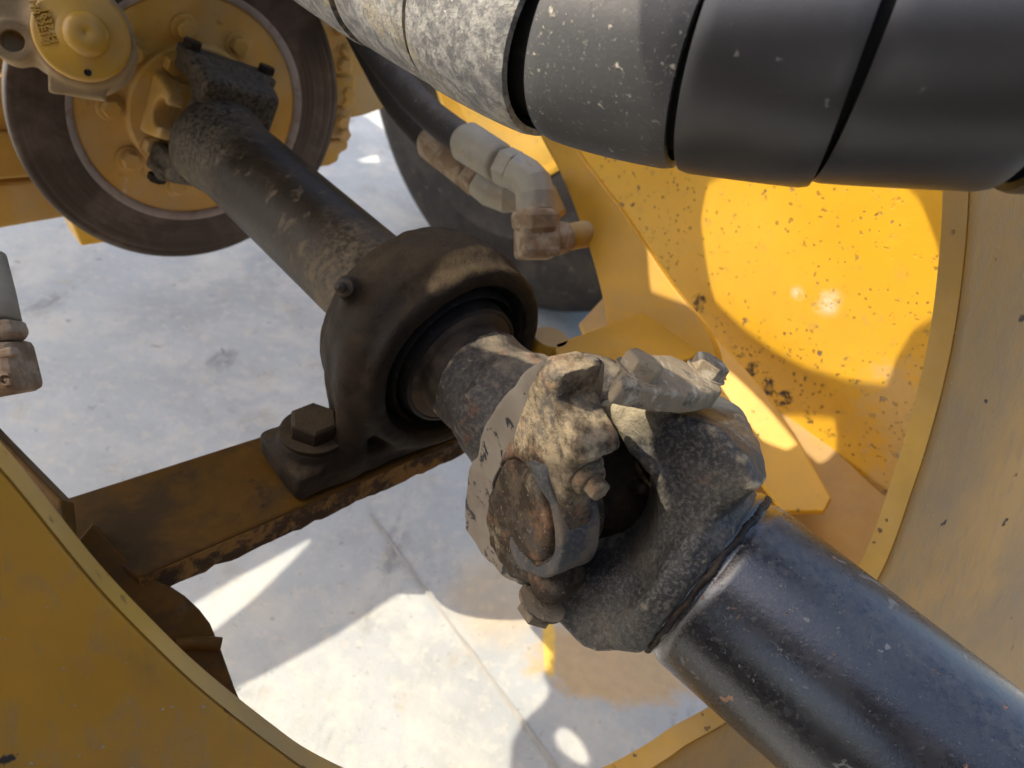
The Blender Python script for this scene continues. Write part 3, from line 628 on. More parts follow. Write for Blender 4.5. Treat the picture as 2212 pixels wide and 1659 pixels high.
# tube, stub and far yoke
v, f = lathe(C0, -DR, [(.0001, .135), (.0415, .136), (.0440, .15), (.0458, .158), (.0462, .170), (.0540, .172), (.0590, .176), (.0590, .190), (.0565, .194), (.0555, .25)], 96)
mk('stub_shaft', v, f, M['stub'], rear, sharp=40)
RR = .0515
v, f = lathe(C0, -DR, [(.040, .262), (.050, .266), (.0525, .272), (.0535, .279), (RR, .285), (RR, .36), (RR, .45), (RR, .54), (RR, .60), (.053, .62), (.057, .64), (.058, .655), (.0001, .66)], 96)
mk('tube', v, f, M['rearshaft'], rear)
FJ = C0-DR*.695+V3(.014, .006, 0)
PF = nrm(A1-DR*np.dot(A1, DR)); QF = nrm(np.cross(PF, DR)); QF = QF if QF[0] > 0 else -QF
def f_far(x, y, z):
    ax = np.abs(x); ay = np.abs(y)
    h = sdbox(x, y, z, (0, 0, .0), (.074, .048, .045), .008)
    h = smax(h, -smax(ax-.046, -(z-.012)*-1, .02), .008)       # mouth towards the disc
    h = smax(h, (ax-.074)+np.clip((z-.02)/.03, 0, 1)*.014, .008)
    pl = sdbox(ax, y, z, (.072, .002, -.012), (.007, .056, .022), .004)
    return smin(h, pl, .006)
sdf_obj('far_yoke', f_far, FJ, (PF, QF, DR), (-.095, -.08, -.06), (.095, .08, .06), .0028, M['rearshaft'], rear, noise=[(.0014, 40, 31, 2)])
for yy in (-.046, .050):
    for ss in (1, -1):
        hexhead(FJ+PF*.079*ss+QF*yy-DR*.012, PF*ss, .011, .009, rot=.3).build('bolt', M['grime'], rear, smooth=False)

# ------------------------------------------------------------------ brake disc
DC = C0-DR*.775+V3(.021, -.004, 0)
disc = thing('brake_disc', 'large brown steel brake disc with bolted yellow centre at upper left', 'brake disc', DC)
v, f = lathe(DC, DR, [(.1405, .002), (.1420, .007), (.1500, .0085)], 128); mk('disc_bevel', v, f, M['disc_edge'], disc)
pr = [(.150, .0085)]
for i in range(26):
    r = .151+i*.0021; pr += [(r, .0086+random.uniform(-.0005, .0005))]
pr += [(.2065, .0080), (.2080, .0065), (.2080, -.006), (.205, -.008), (.14, -.008), (.14, .002)]
v, f = lathe(DC, DR, pr, 160); mk('friction_ring', v, f, M['disc'], disc)
v, f = lathe(DC, DR, [(.0001, .004), (.088, .004), (.092, .003), (.120, .002), (.1385, .0035), (.1405, .002), (.1405, -.02), (.0001, -.02)], 128)
mk('centre_plate', v, f, M['hub'], disc, sharp=40)
xd, yd = SIDE, UP
for k in range(9):
    a = math.radians(173+40*k); p = DC+(xd*math.cos(a)+yd*math.sin(a))*.1010
    b = MB(); vv, ff = lathe(p, DR, [(.0001, .003), (.0165, .003), (.0165, .0050), (.0155, .0060), (.0001, .0060)], 24); b.add(vv, ff)
    h = hexhead(p+DR*.006, DR, .0118, .009, rot=k*.7); b.add(h.v, h.f)
    o = b.build('bolt', M['hub'], disc, sharp=30); bevelled(o, .0008)
v, f = lathe(DC, DR, [(.0001, .016), (.060, .016), (.082, .0155), (.0855, .013), (.0860, .003)], 96); mk('hub_flange', v, f, M['hub'], disc, sharp=30)
def f_comp(x, y, z):
    ax = np.abs(x)
    d = smax(np.abs(ax-.052)-.011, smax(np.abs(y)-.036+np.clip(z-.03, 0, .1)*.25, np.abs(z-.035)-.026, .010), .005)
    d = smin(d, sdbox(x, y, z, (0, 0, .016), (.060, .034, .006), .004), .010)
    return smax(d, -sdcyl(y, z-.048, ax, .017, .03, .09), .003)
sdf_obj('flange_yoke', f_comp, DC, (QF, PF, DR), (-.09, -.08, 0), (.09, .08, .085), .0022, M['hub'], disc, noise=[(.0006, 50, 33, 2)])
for sx in (-1, 1):
    for sy in (-1, 1):
        hexhead(DC+QF*.046*sx+PF*.052*sy+DR*.015, DR, .0125, .011, rot=.2, washer=.016).build('yoke_bolt', M['hub'], disc, smooth=False)
# ------------------------------------------------------------------ axle housing behind the disc
ax_t = thing('axle_housing', 'dusty yellow ribbed gearbox casing behind the brown brake disc', 'axle casing', C0-DR*.95)
Qh = C0-DR*.82
def hp(pts, off=0.0): return [hit(u, v_, Qh+DR*off, DR) for u, v_ in pts]
slab(hp([(-60, -260), (930, -260), (905, 60), (870, 232), (845, 231), (790, 251), (740, 262), (560, 330), (300, 380), (150, 468), (0, 497), (-60, 506)], -.05), DR, .16, 'back_casing', M['hub'], ax_t, .006)
for pts, off in (([(560, -200), (778, -200), (770, 42), (560, 46)], .012), ([(560, 52), (764, 50), (764, 160), (560, 166)], .020), ([(560, 172), (770, 168), (769, 232), (560, 236)], .004),
                 ([(560, 240), (763, 238), (756, 276), (761, 300), (560, 306)], .014), ([(560, 308), (754, 304), (753, 324), (735, 334), (732, 350), (711, 361), (560, 380)], .0),
                 ([(-60, 168), (120, 160), (130, 282), (-60, 292)], .012), ([(-60, 296), (130, 286), (140, 380), (-60, 396)], .022), ([(-60, 400), (140, 384), (200, 460), (150, 470), (0, 496), (-60, 504)], .008), ([(-60, -200), (300, -200), (200, 150), (-60, 160)], -.01)):
    slab(hp(pts, off-.02), DR, .06, 'casing_rib', M['hub'], ax_t, .005)
slab(hp([(148, 465), (176, 533), (248, 522), (330, 480), (300, 400)], -.01), DR, .05, 'foot_bracket', M['yellow'], ax_t, .003)
for u, v_ in ((735, 60), (748, 108), (742, 140), (750, 200), (748, 222), (738, 262), (742, 290)):
    p = hit(u, v_, Qh, DR); hexhead(p, DR, .010, .009).build('bolt', M['hub'], ax_t, smooth=False)

# ------------------------------------------------------------------ wheel
Qw = C0+SIDE*.95; AW = nrm(np.cross(SIDE, UP)); 
WC = SIDE*np.dot(Qw, SIDE)+AW*(-1.385)+UP*(.71-CAM_H)
wheel = thing('loader_wheel', 'dark dusty tyre standing on the concrete behind the hydraulic hoses', 'wheel', WC-UP*.7)
prof = [(.33, .03), (.36, .012), (.40, .0), (.44, -.004), (.47, -.006), (.475, -.012), (.485, -.012), (.49, -.005), (.55, .0), (.60, .008), (.640, .022), (.665, .045), (.690, .075), (.700, .12), (.700, .36), (.66, .42), (.5, .45), (.33, .43)]
v, f = lathe(WC, SIDE, prof, 128); mk('tyre', v, f, M['tyre'], wheel)
v, f = lathe(WC, SIDE, [(.0001, .10), (.20, .10), (.24, .06), (.30, .05), (.325, .02), (.335, .02), (.335, .3)], 96); mk('rim', v, f, M['yellow'], wheel, sharp=40)

# ------------------------------------------------------------------ pillow block bearing
BC = C0-DR*.205
bear = thing('pillow_block_bearing', 'dark greasy bearing housing bolted on the cross beam, carrying the shaft', 'bearing', BC-UP*.095)
def f_pb(x, y, z):       # x side, y up, z towards camera
    d = sdcyl(x, y, z, .094, -.055, .030, .008)
    d = smin(d, sdcyl(x, y, z, .099, -.035, .008, .012), .012)
    ped = smax(np.abs(x)-(.090+np.clip(-y-.02, 0, .2)*.10), smax(np.abs(z+.018)-.012, np.abs(y+.04)-.065, .01), .010)
    for s in (-1, 1): ped = smin(ped, sdcap(x, y, z, (s*.088, .02, .0), (s*.096, -.085, .010), .012), .012)
    d = smin(d, ped, .02)
    base = sdbox(x, y, z, (0, -.090, -.015), (.150, .013, .036), .006)
    d = smin(d, base, .014)
    for s in (-1, 1): d = smin(d, sdcyl(x-s*.116, z+.015, y, .029, -.10, -.066, .006), .010)
    d = smin(d, sdcap(x, y, z, (-.075, .058, -.03), (-.083, .066, -.03), .010), .01)
    bore = sdcyl(x, y, z, .077, -.1, .1)
    return smax(d, -bore, .006)
sdf_obj('housing', f_pb, BC, (SIDE, UP, DR), (-.19, -.125, -.075), (.19, .115, .05), .0022, M['grime'], bear, noise=[(.0009, 30, 41, 3), (.0005, 130, 42, 2)])
v, f = lathe(BC, DR, [(.0785, -.05), (.0785, .022), (.0765, .024), (.0745, .020), (.0728, .013), (.0705, .011), (.0690, .020), (.0660, .026), (.0640, .019), (.0615, .016), (.0600, .024), (.0585, .032), (.0555, .033), (.0530, .028), (.0465, .020)], 96)
mk('seal', v, f, M['rubber_seal'], bear, sharp=50)
for s in (-1, 1):
    c = BC+SIDE*.116*s-UP*.066-DR*.015
    o = hexhead(c, UP, .0215, .0145, rot=.25, washer=.029, wh=.004).build('mounting_bolt', M['grime'], bear, smooth=False); bevelled(o, .0012)
c = BC-SIDE*.083+UP*.066-DR*.03; zd = nrm(-SIDE*.75+UP*.45+DR*.5)
b = MB(); v, f = lathe(c, zd, [(.0001, 0), (.0075, 0), (.0075, .008), (.0035, .010), (.0045, .014), (.0042, .018), (.0001, .0195)], 16); b.add(v, f)
b.build('grease_nipple', M['stub'], bear, sharp=40)

# ------------------------------------------------------------------ cross beam
beam = thing('cross_beam', 'grimy brown steel beam crossing from lower left under the bearing', 'beam', BC-UP*.12)
Qb = BC-UP*.1045
tp = lambda u, v_, d=0: hit(u, v_, Qb-UP*d, UP)
farL, farR = tp(60, 1102), tp(900, 835); nearL, nearR = tp(300, 1246), tp(1010, 938)
farR2 = farR+nrm(farR-farL)*.12; nearR2 = nearR+nrm(nearR-nearL)*.10
pts = [nearL, nearR, nearR2, farR2, farR, farL]
o = slab(pts, UP, .022, 'top_plate', M['beam'], beam, .0025)
front = nrm(np.cross(nearR-nearL, UP)); front = front if front[2] > 0 else -front
e0, e1 = nearL-UP*.001, nearR2-UP*.001
def f_edge_box():
    n = 60; v = []; f = []
    for i in range(n+1):
        p = e0+(e1-e0)*i/n; j = .0012*random.uniform(-1, 1)
        jb = .0022*fbm(np.array([[i*.9, 0, 0]]), .7, 3, 3)[0]
        for q in (p-UP*.0015+front*(.0006+j*.3), p-UP*(.026+jb)+front*(.0009), p-UP*(.026+jb)-front*.006, p-UP*.0015-front*.006): v.append(q)
    for i in range(n):
        for k in range(4): f.append([i*4+k, i*4+(k+1) % 4, (i+1)*4+(k+1) % 4, (i+1)*4+k])
    f += [[0, 1, 2, 3], [n*4+3, n*4+2, n*4+1, n*4]]
    return v, f
v, f = f_edge_box(); mk('front_edge', v, f, M['beam_edge'], beam, smooth=False)

# ------------------------------------------------------------------ near frame plate with a great round opening
Lp, Rp, Bp = px(100, 1150, .33), px(2000, 900, .60), px(1450, 1640, .60)
NP = nrm(np.cross(Rp-Lp, Bp-Lp)); NP = NP if NP[2] > 0 else -NP
hole = [(2100, -200), (2102, 100), (2097, 395), (2085, 570), (2060, 745), (2022, 905), (1975, 1055), (1905, 1240), (1800, 1395), (1665, 1505), (1560, 1570), (1485, 1612), (1430, 1650), (1330, 1705), (1180, 1760), (1000, 1775), (830, 1742), (690, 1683), (590, 1616), (451, 1508), (347, 1413), (208, 1270), (55, 1083), (0, 1018), (-150, 850)]
hc = catmull([hit(u, v_, Lp, NP) for u, v_ in hole], 8)
out = [(-150, 2000), (600, 2300), (1500, 2250), (2500, 2200), (2700, 1200), (2600, 300), (2500, -200)]
oc = [hit(u, v_, Lp, NP) for u, v_ in out]
fp = thing('near_frame_plate', 'tan dusted frame plate with a large round opening, nearest the viewer at left and right', 'frame plate', sum(hc)/len(hc))
def plate_solid(inner, outer, n, t, name, mt, parent, chipmat):
    # strip between the opening and an outer boundary of the same count
    k = len(inner)
    mid = sum(inner)/k; rd = .0030; v = []; f = []
    for i in range(k):
        p = inner[i]; tdir = nrm(inner[min(i+1, k-1)]-inner[max(i-1, 0)]); d = nrm(np.cross(tdir, n))
        if np.dot(d, p-mid) < 0: d = -d
        e = nrm(p-mid)
        v += [p-n*t, p-n*rd, p+d*rd*.29-n*rd*.29, p+d*rd, p+d*.012, p+e*.55, p+e*.55-n*t]
    m = 7
    for i in range(k-1):
        for a in range(m): f.append([i*m+a, i*m+(a+1) % m, (i+1)*m+(a+1) % m, (i+1)*m+a])
    return mk(name, v, f, mt, parent, sharp=35)
plate_solid(hc, oc, NP, .0215, 'plate', M['plate'], fp, None)
# painted inner edge of the opening, a separate liner strip
v = []; f = []
for i, p in enumerate(hc):
    tdir = nrm(hc[min(i+1, len(hc)-1)]-hc[max(i-1, 0)]); inn = nrm(np.cross(tdir, NP)); mid = sum(hc)/len(hc)
    if np.dot(inn, mid-p) < 0: inn = -inn
    v += [p+inn*.0006-NP*.0012, p+inn*.0006-NP*.0212]
for i in range(len(hc)-1): f.append([2*i, 2*i+1, 2*i+3, 2*i+2])
mk('opening_edge', v, f, M['edgeband'], fp)

# brackets behind the plate at lower left
lb = thing('support_bracket', 'dark brown curved bracket hanging from the beam at lower left', 'bracket', px(430, 1380, .45))
nb = nrm(NP*.6+UP*.5)
Qk = nearL-UP*.012
kp = [hit(u, v_, Qk, nb) for u, v_ in [(200, 1130), (300, 1235), (360, 1264), (400, 1290), (432, 1320), (455, 1350), (476, 1400), (490, 1440), (508, 1490), (530, 1540), (560, 1640), (300, 1640), (60, 1300)]]
slab(kp, nb, .02, 'bracket_plate', M['beam'], lb, .002)
wl = catmull([hit(u, v_, Qk+nb*.006, nb) for u, v_ in [(380, 1392), (430, 1388), (478, 1392)]], 6)
v, f = tube(wl, .005, 10); mk('weld_bead', v, f, M['beam'], lb)
gs = thing('side_gusset', 'dark brown gusset plate behind the beam end at the left edge', 'gusset', px(60, 1050, .5))
slab([hit(u, v_, px(60, 1060, .50), nrm(V3(-.1, .35, 1))) for u, v_ in [(-80, 860), (0, 945), (132, 1080), (142, 1190), (150, 1500), (-80, 1500)]], nrm(V3(-.1, .35, 1)), .015, 'gusset_plate', M['beam'], gs, .002)

# ------------------------------------------------------------------ side wall of the machine frame
wall = thing('frame_side_wall', 'worn bright yellow side wall of the frame at right with a large sunlit patch', 'frame wall', C0+SIDE*.45)
NW = -SIDE; Qs = C0+SIDE*.47
wp = lambda u, v_, o=0.0: hit(u, v_, Qs+NW*o, NW)
slab([wp(1140, 200), (wp(1700, -150)), wp(2125, -150), wp(2125, 1290), wp(1960, 1200), wp(1860, 1120), wp(1760, 1000), wp(1620, 880), wp(1500, 700), wp(1290, 470)], NW, .02, 'side_plate', M['yellow_wall'], wall, .003)
# bottom flange, sloping towards the viewer
NFl = nrm(UP*.8+NW*.45)
Qf = wp(1700, 900)
fl = lambda u, v_, o=0.0: hit(u, v_, Qf+NFl*o, NFl)
slab([fl(1380, 560), fl(1560, 700), fl(1760, 930), fl(1900, 1062), fl(2050, 1180), fl(2050, 1420), fl(1800, 1420), fl(1560, 1150), fl(1350, 860), fl(1250, 700)], NFl, .016, 'bottom_flange', M['yellow_dusty'], wall, .002)
# curved arch rib
arch = thing('arch_rib', 'curved brown yellow rib plate between hose fittings and side wall', 'frame rib', px(1300, 600, .85))
na = nrm(V3(-.55, .10, .83)); Qa = px(1290, 560, .84)
ap = lambda u, v_, o=0.0: hit(u, v_, Qa+na*o, na)
inner = catmull([ap(1120, 180), ap(1160, 280), ap(1212, 380), ap(1252, 480), ap(1282, 570), ap(1306, 672), ap(1312, 760)], 8)
outer = catmull([ap(1560, 820), ap(1530, 720), ap(1440, 600), ap(1340, 450), ap(1250, 330), ap(1190, 230), ap(1150, 150)], 8)
slab(inner+outer, na, .018, 'rib_plate', M['ochre'], arch, .003)
# block and ledge
blk = thing('stop_block', 'tan topped yellow stop block behind the joint', 'block', px(1380, 740, .78))
Qt = px(1380, 730, .76); tb = lambda u, v_, o=0.0: hit(u, v_, Qt+UP*o, UP)
slab([tb(1196, 742), tb(1415, 664), tb(1540, 752), tb(1492, 775), tb(1330, 830), tb(1216, 812)], UP, .035, 'block_body', M['ochre'], blk, .003)
v, f = lathe(hit(1188, 735, Qt-UP*.004, UP), UP, [(.0001, .004), (.017, .004), (.019, .001), (.019, -.03)], 28); mk('round_boss', v, f, M['yellow_dusty'], blk, sharp=40)
led = thing('sloping_ledge', 'bright yellow sloping ledge bar running down past the joint', 'ledge bar', px(1600, 860, .74))
nl = nrm(UP*.75+NW*.62); Ql = px(1600, 860, .90)
lp_ = lambda u, v_, o=0.0: hit(u, v_, Ql+nl*o, nl)
slab([lp_(1400, 660), lp_(1425, 655), lp_(1560, 742), lp_(1640, 830), lp_(1715, 935), lp_(1796, 1075), lp_(1780, 1105), lp_(1690, 1105), lp_(1610, 1000), lp_(1480, 780)], nl, .014, 'ledge_plate', M['yellow'], led, .002)

# ------------------------------------------------------------------ hydraulic hoses and fittings
def elbow(P, r, seg=8): return tube(P, r, seg)
h1 = thing('hydraulic_hose', 'black rubber hose with pale zinc elbow, the upper one of the pair', 'hose', px(1000, 290, .80), 'hydraulic hoses in front of the tyre')
P = catmull([px(760, 40, .95), px(840, 150, .93), px(920, 240, .90), px(1005, 306, .86)], 10); v, f = tube(P, .0185, 28); mk('hose', v, f, M['rubber'], h1)
P = [px(1000, 300, .862), px(1008, 307, .858), px(1075, 350, .835), px(1084, 356, .83)]; v, f = tube(P, [.018, .0235, .0225, .019], 32); mk('crimp_sleeve', v, f, M['zinc'], h1)
v, f = tube([px(1084, 356, .83), px(1112, 370, .823)], .0225, 6); o = mk('hex_nut', v, f, M['zinc'], h1, smooth=False); bevelled(o, .002)
P = [px(1110, 368, .823), px(1134, 382, .818), px(1150, 398, .814), px(1156, 420, .812), px(1157, 452, .815)]; v, f = tube(P, .0225, 8); o = mk('elbow', v, f, M['zinc'], h1, smooth=False); bevelled(o, .003)
v, f = tube([px(1156, 444, .815), px(1157, 458, .815)], .0215, 24); mk('collar', v, f, M['zinc'], h1, sharp=40)
v, f = tube([px(1157, 458, .815), px(1157, 466, .815), px(1158, 488, .818), px(1158, 500, .82)], [.026, .029, .0285, .024], 6); o = mk('rusty_nut', v, f, M['rusty'], h1, smooth=False); bevelled(o, .003)
box(px(1160, 522, .82), (nrm(V3(1, .06, -.3)), nrm(V3(-.02, 1, 0)), nrm(V3(.3, 0, 1))), (.0225, .0185, .020), 'port_block', M['rusty'], h1, .006)
v, f = tube([px(1185, 520, .825), px(1222, 512, .84)], .019, 8); o = mk('port_neck', v, f, M['rusty'], h1, smooth=False); bevelled(o, .003)
v, f = tube([px(1215, 515, .838), px(1300, 500, .875)], .0155, 24); mk('port_pipe', v, f, M['yellow_dusty'], h1)
h2 = thing('hydraulic_hose', 'black rubber hose with rust brown crimp and elbow, the lower one of the pair', 'hose', px(930, 300, .85), 'hydraulic hoses in front of the tyre')
P = catmull([px(730, -20, 1.0), px(800, 120, 1.0), px(860, 225, .98), px(930, 305, .95)], 10); v, f = tube(P, .0185, 28); mk('hose', v, f, M['rubber'], h2)
P = [px(926, 300, .952), px(934, 308, .948), px(1010, 368, .92), px(1018, 374, .915)]; v, f = tube(P, [.018, .0235, .0225, .019], 32); mk('crimp_sleeve', v, f, M['rusty'], h2)
v, f = tube([px(1016, 372, .915), px(1038, 392, .91)], .0235, 6); o = mk('hex_nut', v, f, M['rusty'], h2, smooth=False); bevelled(o, .003)
P = [px(1036, 390, .91), px(1062, 412, .905), px(1090, 424, .90), px(1140, 420, .90)]; v, f = tube(P, .0215, 8); o = mk('elbow', v, f, M['zinc'], h2, smooth=False); bevelled(o, .003)
fb = thing('fitting_bracket', 'small yellow tab beside the rusty hose port', 'bracket', px(1200, 430, .87))
slab([px(1178, 420, .86), px(1196, 395, .87), px(1222, 452, .875), px(1195, 480, .86)], V3(-.2, .2, 1), .012, 'tab', M['yellow_dusty'], fb, .003)
# fitting at the left edge
h3 = thing('hose_fitting', 'rust tan hose elbow with a cast letter at the left picture edge', 'hose fitting', px(5, 760, .55))
P = [px(-40, 560, .56), px(-20, 640, .555), px(-8, 700, .55)]; v, f = tube(P, .0165, 24); mk('hose_sleeve', v, f, M['zinc'], h3)
v, f = tube([px(-10, 698, .55), px(-8, 708, .55), px(-2, 730, .55), px(0, 742, .55)], [.0165, .0195, .0205, .016], 6); o = mk('nut', v, f, M['rusty'], h3, smooth=False); bevelled(o, .003)
box(px(4, 800, .55), (nrm(V3(1, .18, 0)), nrm(V3(-.18, 1, .1)), V3(0, -.1, 1)), (.0190, .0195, .018), 'elbow_body', M['rusty'], h3, .006)
slab([px(-30, 760, .53), px(22, 748, .53), px(28, 768, .53), px(-30, 780, .53)], V3(0, 0, 1), .01, 'raised_band', M['rusty'], h3, .002)
text3d('G', px(10, 822, .5315), nrm(V3(1, .15, 0)), nrm(V3(-.15, 1, 0)), .013, .002, 'cast_letter', M['rusty'], h3)

# ------------------------------------------------------------------ round cover upper left
cov = thing('round_cover', 'round yellow cap with raised boss and cast numbers at the upper left corner', 'cover', px(180, 80, .62))
cc = px(176, 74, .70); zc = nrm(V3(.42, -.22, .88)); Xc = nrm(np.cross(V3(0, 1, 0), zc)); Yc = np.cross(zc, Xc)
v, f = lathe(cc, zc, [(.0001, .006), (.0190, .005), (.0225, .0015), (.038, 0), (.0405, -.001), (.0415, -.003), (.0415, -.012), (.030, -.014)], 96, x=Xc); mk('cap_plate', v, f, M['cover_shaded'], cov, sharp=50)
v, f = lathe(cc+Xc*.004, zc, [(.0001, .0100), (.002, .0102), (.0035, .0115), (.012, .0108), (.0175, .0085), (.0200, .0045), (.0208, .0)], 48); mk('centre_boss', v, f, M['cover_shaded'], cov)
for a, r in ((-82, .034), (100, .034)):
    a = math.radians(a); p = cc+(Xc*math.cos(a)+Yc*math.sin(a))*r; v, f = lathe(p, zc, [(.0001, .0006), (.0026, .0006), (.0030, .0010), (.0034, .0004)], 20); mk('hole', v, f, M['void'], cov)
tx = nrm(-Yc*.96+Xc*.30); ty = np.cross(zc, tx)
text3d('MR32E17J', cc-Xc*.0335+Yc*.003+zc*.0012, tx, ty, .0092, .0016, 'cast_numbers', M['cover_shaded'], cov)
text3d('1637 34', cc-Xc*.0258+Yc*.002+zc*.0022, tx, ty, .0092, .0016, 'cast_numbers', M['cover_shaded'], cov)
gb = thing('pump_casing', 'tan dusty pump body carrying the round yellow cover', 'pump', px(60, 60, .78))
def f_pump(x, y, z):
    d = sdcyl(x, y, z, .046, -.09, -.012, .006)
    d = smin(d, sdcyl(x+.030, y-.03, z, .055, -.12, -.03, .01), .02)
    d = smin(d, sdbox(x, y, z, (-.006, -.040, -.030), (.024, .014, .010), .002), .005)
    d = smin(d, sdcyl(x+.058, y+.014, z, .019, -.05, -.014, .003), .006)
    return smax(d, -sdcyl(x+.058, y+.014, z, .0095, -.03, 0), .001)
sdf_obj('casing', f_pump, cc, (Xc, Yc, zc), (-.10, -.07, -.13), (.06, .10, .0), .0016, M['pump'], gb, noise=[(.0012, 40, 51, 2)])

# ------------------------------------------------------------------ spiral wrapped hose bundle
RHS = 1
hb = thing('spiral_wrapped_hose', 'thick black hose in spiral plastic wrap across the top, dusty at its left end', 'hose', px(1500, 110, .33))
AX = catmull([q*1.2 for q in (px(430, -330, .66), px(700, -165, .54), px(1000, -28, .43), px(1300, 62, .36), px(1700, 92, .315), px(2200, 88, .285), px(2800, 70, .26))], 60)
RH = .0565*1.2
v, f = tube(AX, RH*.86, 40); mk('inner_hose', v, f, M['void'], hb)
T = [nrm(AX[min(i+1, len(AX)-1)]-AX[max(i-1, 0)]) for i in range(len(AX))]
S = [0]
for i in range(1, len(AX)): S.append(S[-1]+np.linalg.norm(AX[i]-AX[i-1]))
S = np.array(S); AXa = np.array(AX); Ta = np.array(T)
def axis_at(s):
    p = np.array([np.interp(s, S, AXa[:, k]) for k in range(3)]); t = nrm(np.array([np.interp(s, S, Ta[:, k]) for k in range(3)]))
    b = nrm(-p); b = nrm(b-t*np.dot(b, t)); a = np.cross(t, b); return p, t, a, b   # b towards the camera, a sideways
def s_at_u(u):
    U = np.array([1106+F*p[0]/-p[2] for p in AX]); return float(np.interp(u, U, S))
# seam positions read along the axis where the front of the wrap faces the camera
seams = [s_at_u(u) for u in (560, 730, 900, 1075, 1300, 1580, 1880, 2290, 2560, 2760)]
def strip_band(k):
    """one turn of the wrap between seam k and k+1; the seam leans forward as it climbs"""
    gap = {3: .0045, 4: .011, 5: .0035, 6: .0050}.get(k, .0035); gap2 = {3: .0045, 4: .011, 5: .0035, 6: .0050}.get(k+1, .0035)
    s0, s1 = seams[k], seams[k+1]; na, ns = 72, 16; v = []; 
    th = .0042
    for layer in (0, 1):
        for i in range(na+1):
            a = math.pi*2*(i/na)-math.pi; lean = (s1-s0)*.5*a/math.pi                  # a = 0 faces the camera
            # wide gaps close up away from the front of the turn
            g1 = gap*(.35+.65*math.cos(a*.5+.5)**2) if gap > .005 else gap*(.6+.4*math.cos(a))
            g2 = gap2*(.35+.65*math.cos(a*.5+.5)**2) if gap2 > .005 else gap2*(.6+.4*math.cos(a))
            sA = s0+lean*1.0+g1*.5; sB = s1+lean*1.0-g2*.5
            for j in range(ns+1):
                t_ = j/ns; s = sA+(sB-sA)*t_; p, t, aa, bb = axis_at(s)
                e = min(t_, 1-t_); 
                r = RH+(.0016 if k % 2 else .0)-(.0020 if t_ < .0 else 0)-.0010*math.exp(-(e/.03)**2)+.0006*math.sin(a*2+k)
                r += .0010*(t_-.5)                                                     # each turn flares a little
                r -= th*layer
                v.append(p+(bb*math.cos(a)-aa*math.sin(a))*r)
    m = (na+1)*(ns+1); f = []
    for i in range(na):
        for j in range(ns):
            q = i*(ns+1)+j; f.append([q, q+1, q+ns+2, q+ns+1]); f.append([m+q+ns+1, m+q+ns+2, m+q+1, m+q])
    for i in range(na):
        for j in (0, ns): q = i*(ns+1)+j; f.append([q, q+ns+1, m+q+ns+1, m+q])
    for j in range(ns):
        for i in (0, na): q = i*(ns+1)+j; f.append([q, q+1, m+q+1, m+q])
    return v, f
for k in range(len(seams)-1):
    v, f = strip_band(k); mk('wrap_turn', v, f, M['wrap_dusty'] if k <= 3 else (M['wrap_speck_sunlit'] if k == 4 else M['wrap']), hb, sharp=50)

# ------------------------------------------------------------------ sun gobo overhead, added out of view; its holes shape the sun patches
over = thing('sun_gobo', 'unseen shade plate added above the shaft, its holes cut to form the sun patches', 'light blocker', UP*.62)
HG = .62
def up_to_gobo(p): return p+SUN*((HG-np.dot(p, UP))/np.dot(SUN, UP))
ex = nrm(np.cross(V3(0, 1, 0), UP)); ey = np.cross(UP, ex); O = UP*HG
def gobo2(p): q = up_to_gobo(p)-O; return (float(np.dot(q, ex)), float(np.dot(q, ey)))
rb = thing('sky_blocker', 'unseen plates added behind the viewer to block sky light, with a slot for reflections', 'light blocker', V3(0, 0, .40)-UP*.5)  # added behind the camera to cut sky light; its slot makes tube streaks
bz = nrm(V3(0, 0, 1)-UP*UP[2]); bx = np.cross(UP, bz)
for x0, x1, y0, y1 in ((-1.1, -.16, -.95, .58), (-.16, .13, -.95, -.40), (-.16, .13, .02, .58), (.13, 1.4, -.95, .58)):
    c = bz*.42+bx*(x0+x1)/2+UP*(y0+y1)/2
    box(c, (bx, UP, bz), ((x1-x0)/2-.001, (y1-y0)/2-.001, .012), 'sky_blocker_plate', M['beam'], rb, 0)
lit = []
gg = lambda L: [gpt(*p) for p in L]
lit.append(gg([(-120, 500), (0, 497), (31, 493), (73, 510), (177, 514), (170, 525), (100, 545), (0, 572), (-120, 600)]))
lit.append(gg([(770, 346), (815, 332), (822, 352), (786, 352)]))
lit.append(gg([(691, 1152), (640, 1178), (560, 1222), (493, 1257), (420, 1302), (360, 1330), (400, 1400), (467, 1361), (542, 1302), (625, 1222)]))
lit.append(gg([(1060, 1168), (1015, 1175), (956, 1198), (920, 1230), (880, 1270), (845, 1291), (713, 1378), (600, 1440), (480, 1500), (430, 1560), (560, 1800), (1120, 1800), (1105, 1659), (1109, 1604), (1130, 1562), (1182, 1513), (1190, 1489), (1175, 1458), (1194, 1437), (1196, 1395), (1185, 1326), (1175, 1290), (1130, 1230)]))
ov = []
for i in range(24):
    a = 2*math.pi*i/24; x, y = 52*math.cos(a), 24*math.sin(a)*(1-.25*math.cos(a)); c, s = math.cos(.80), math.sin(.80); ov.append((1237+x*c-y*s, 1614+x*s+y*c))
lit.append(gg(ov))
from mathutils.bvhtree import BVHTree
def bvh(names):
    V = []; Fc = []
    for o in bpy.data.objects:
        if o.type == 'MESH' and o.parent in names:
            n = len(V); off = Vector(origin(o)); V += [q.co+off for q in o.data.vertices]; Fc += [[n+i for i in p.vertices] for p in o.data.polygons]
    return BVHTree.FromPolygons(V, Fc)
BJ = bvh([shaft, rear]); BH = bvh([hb])
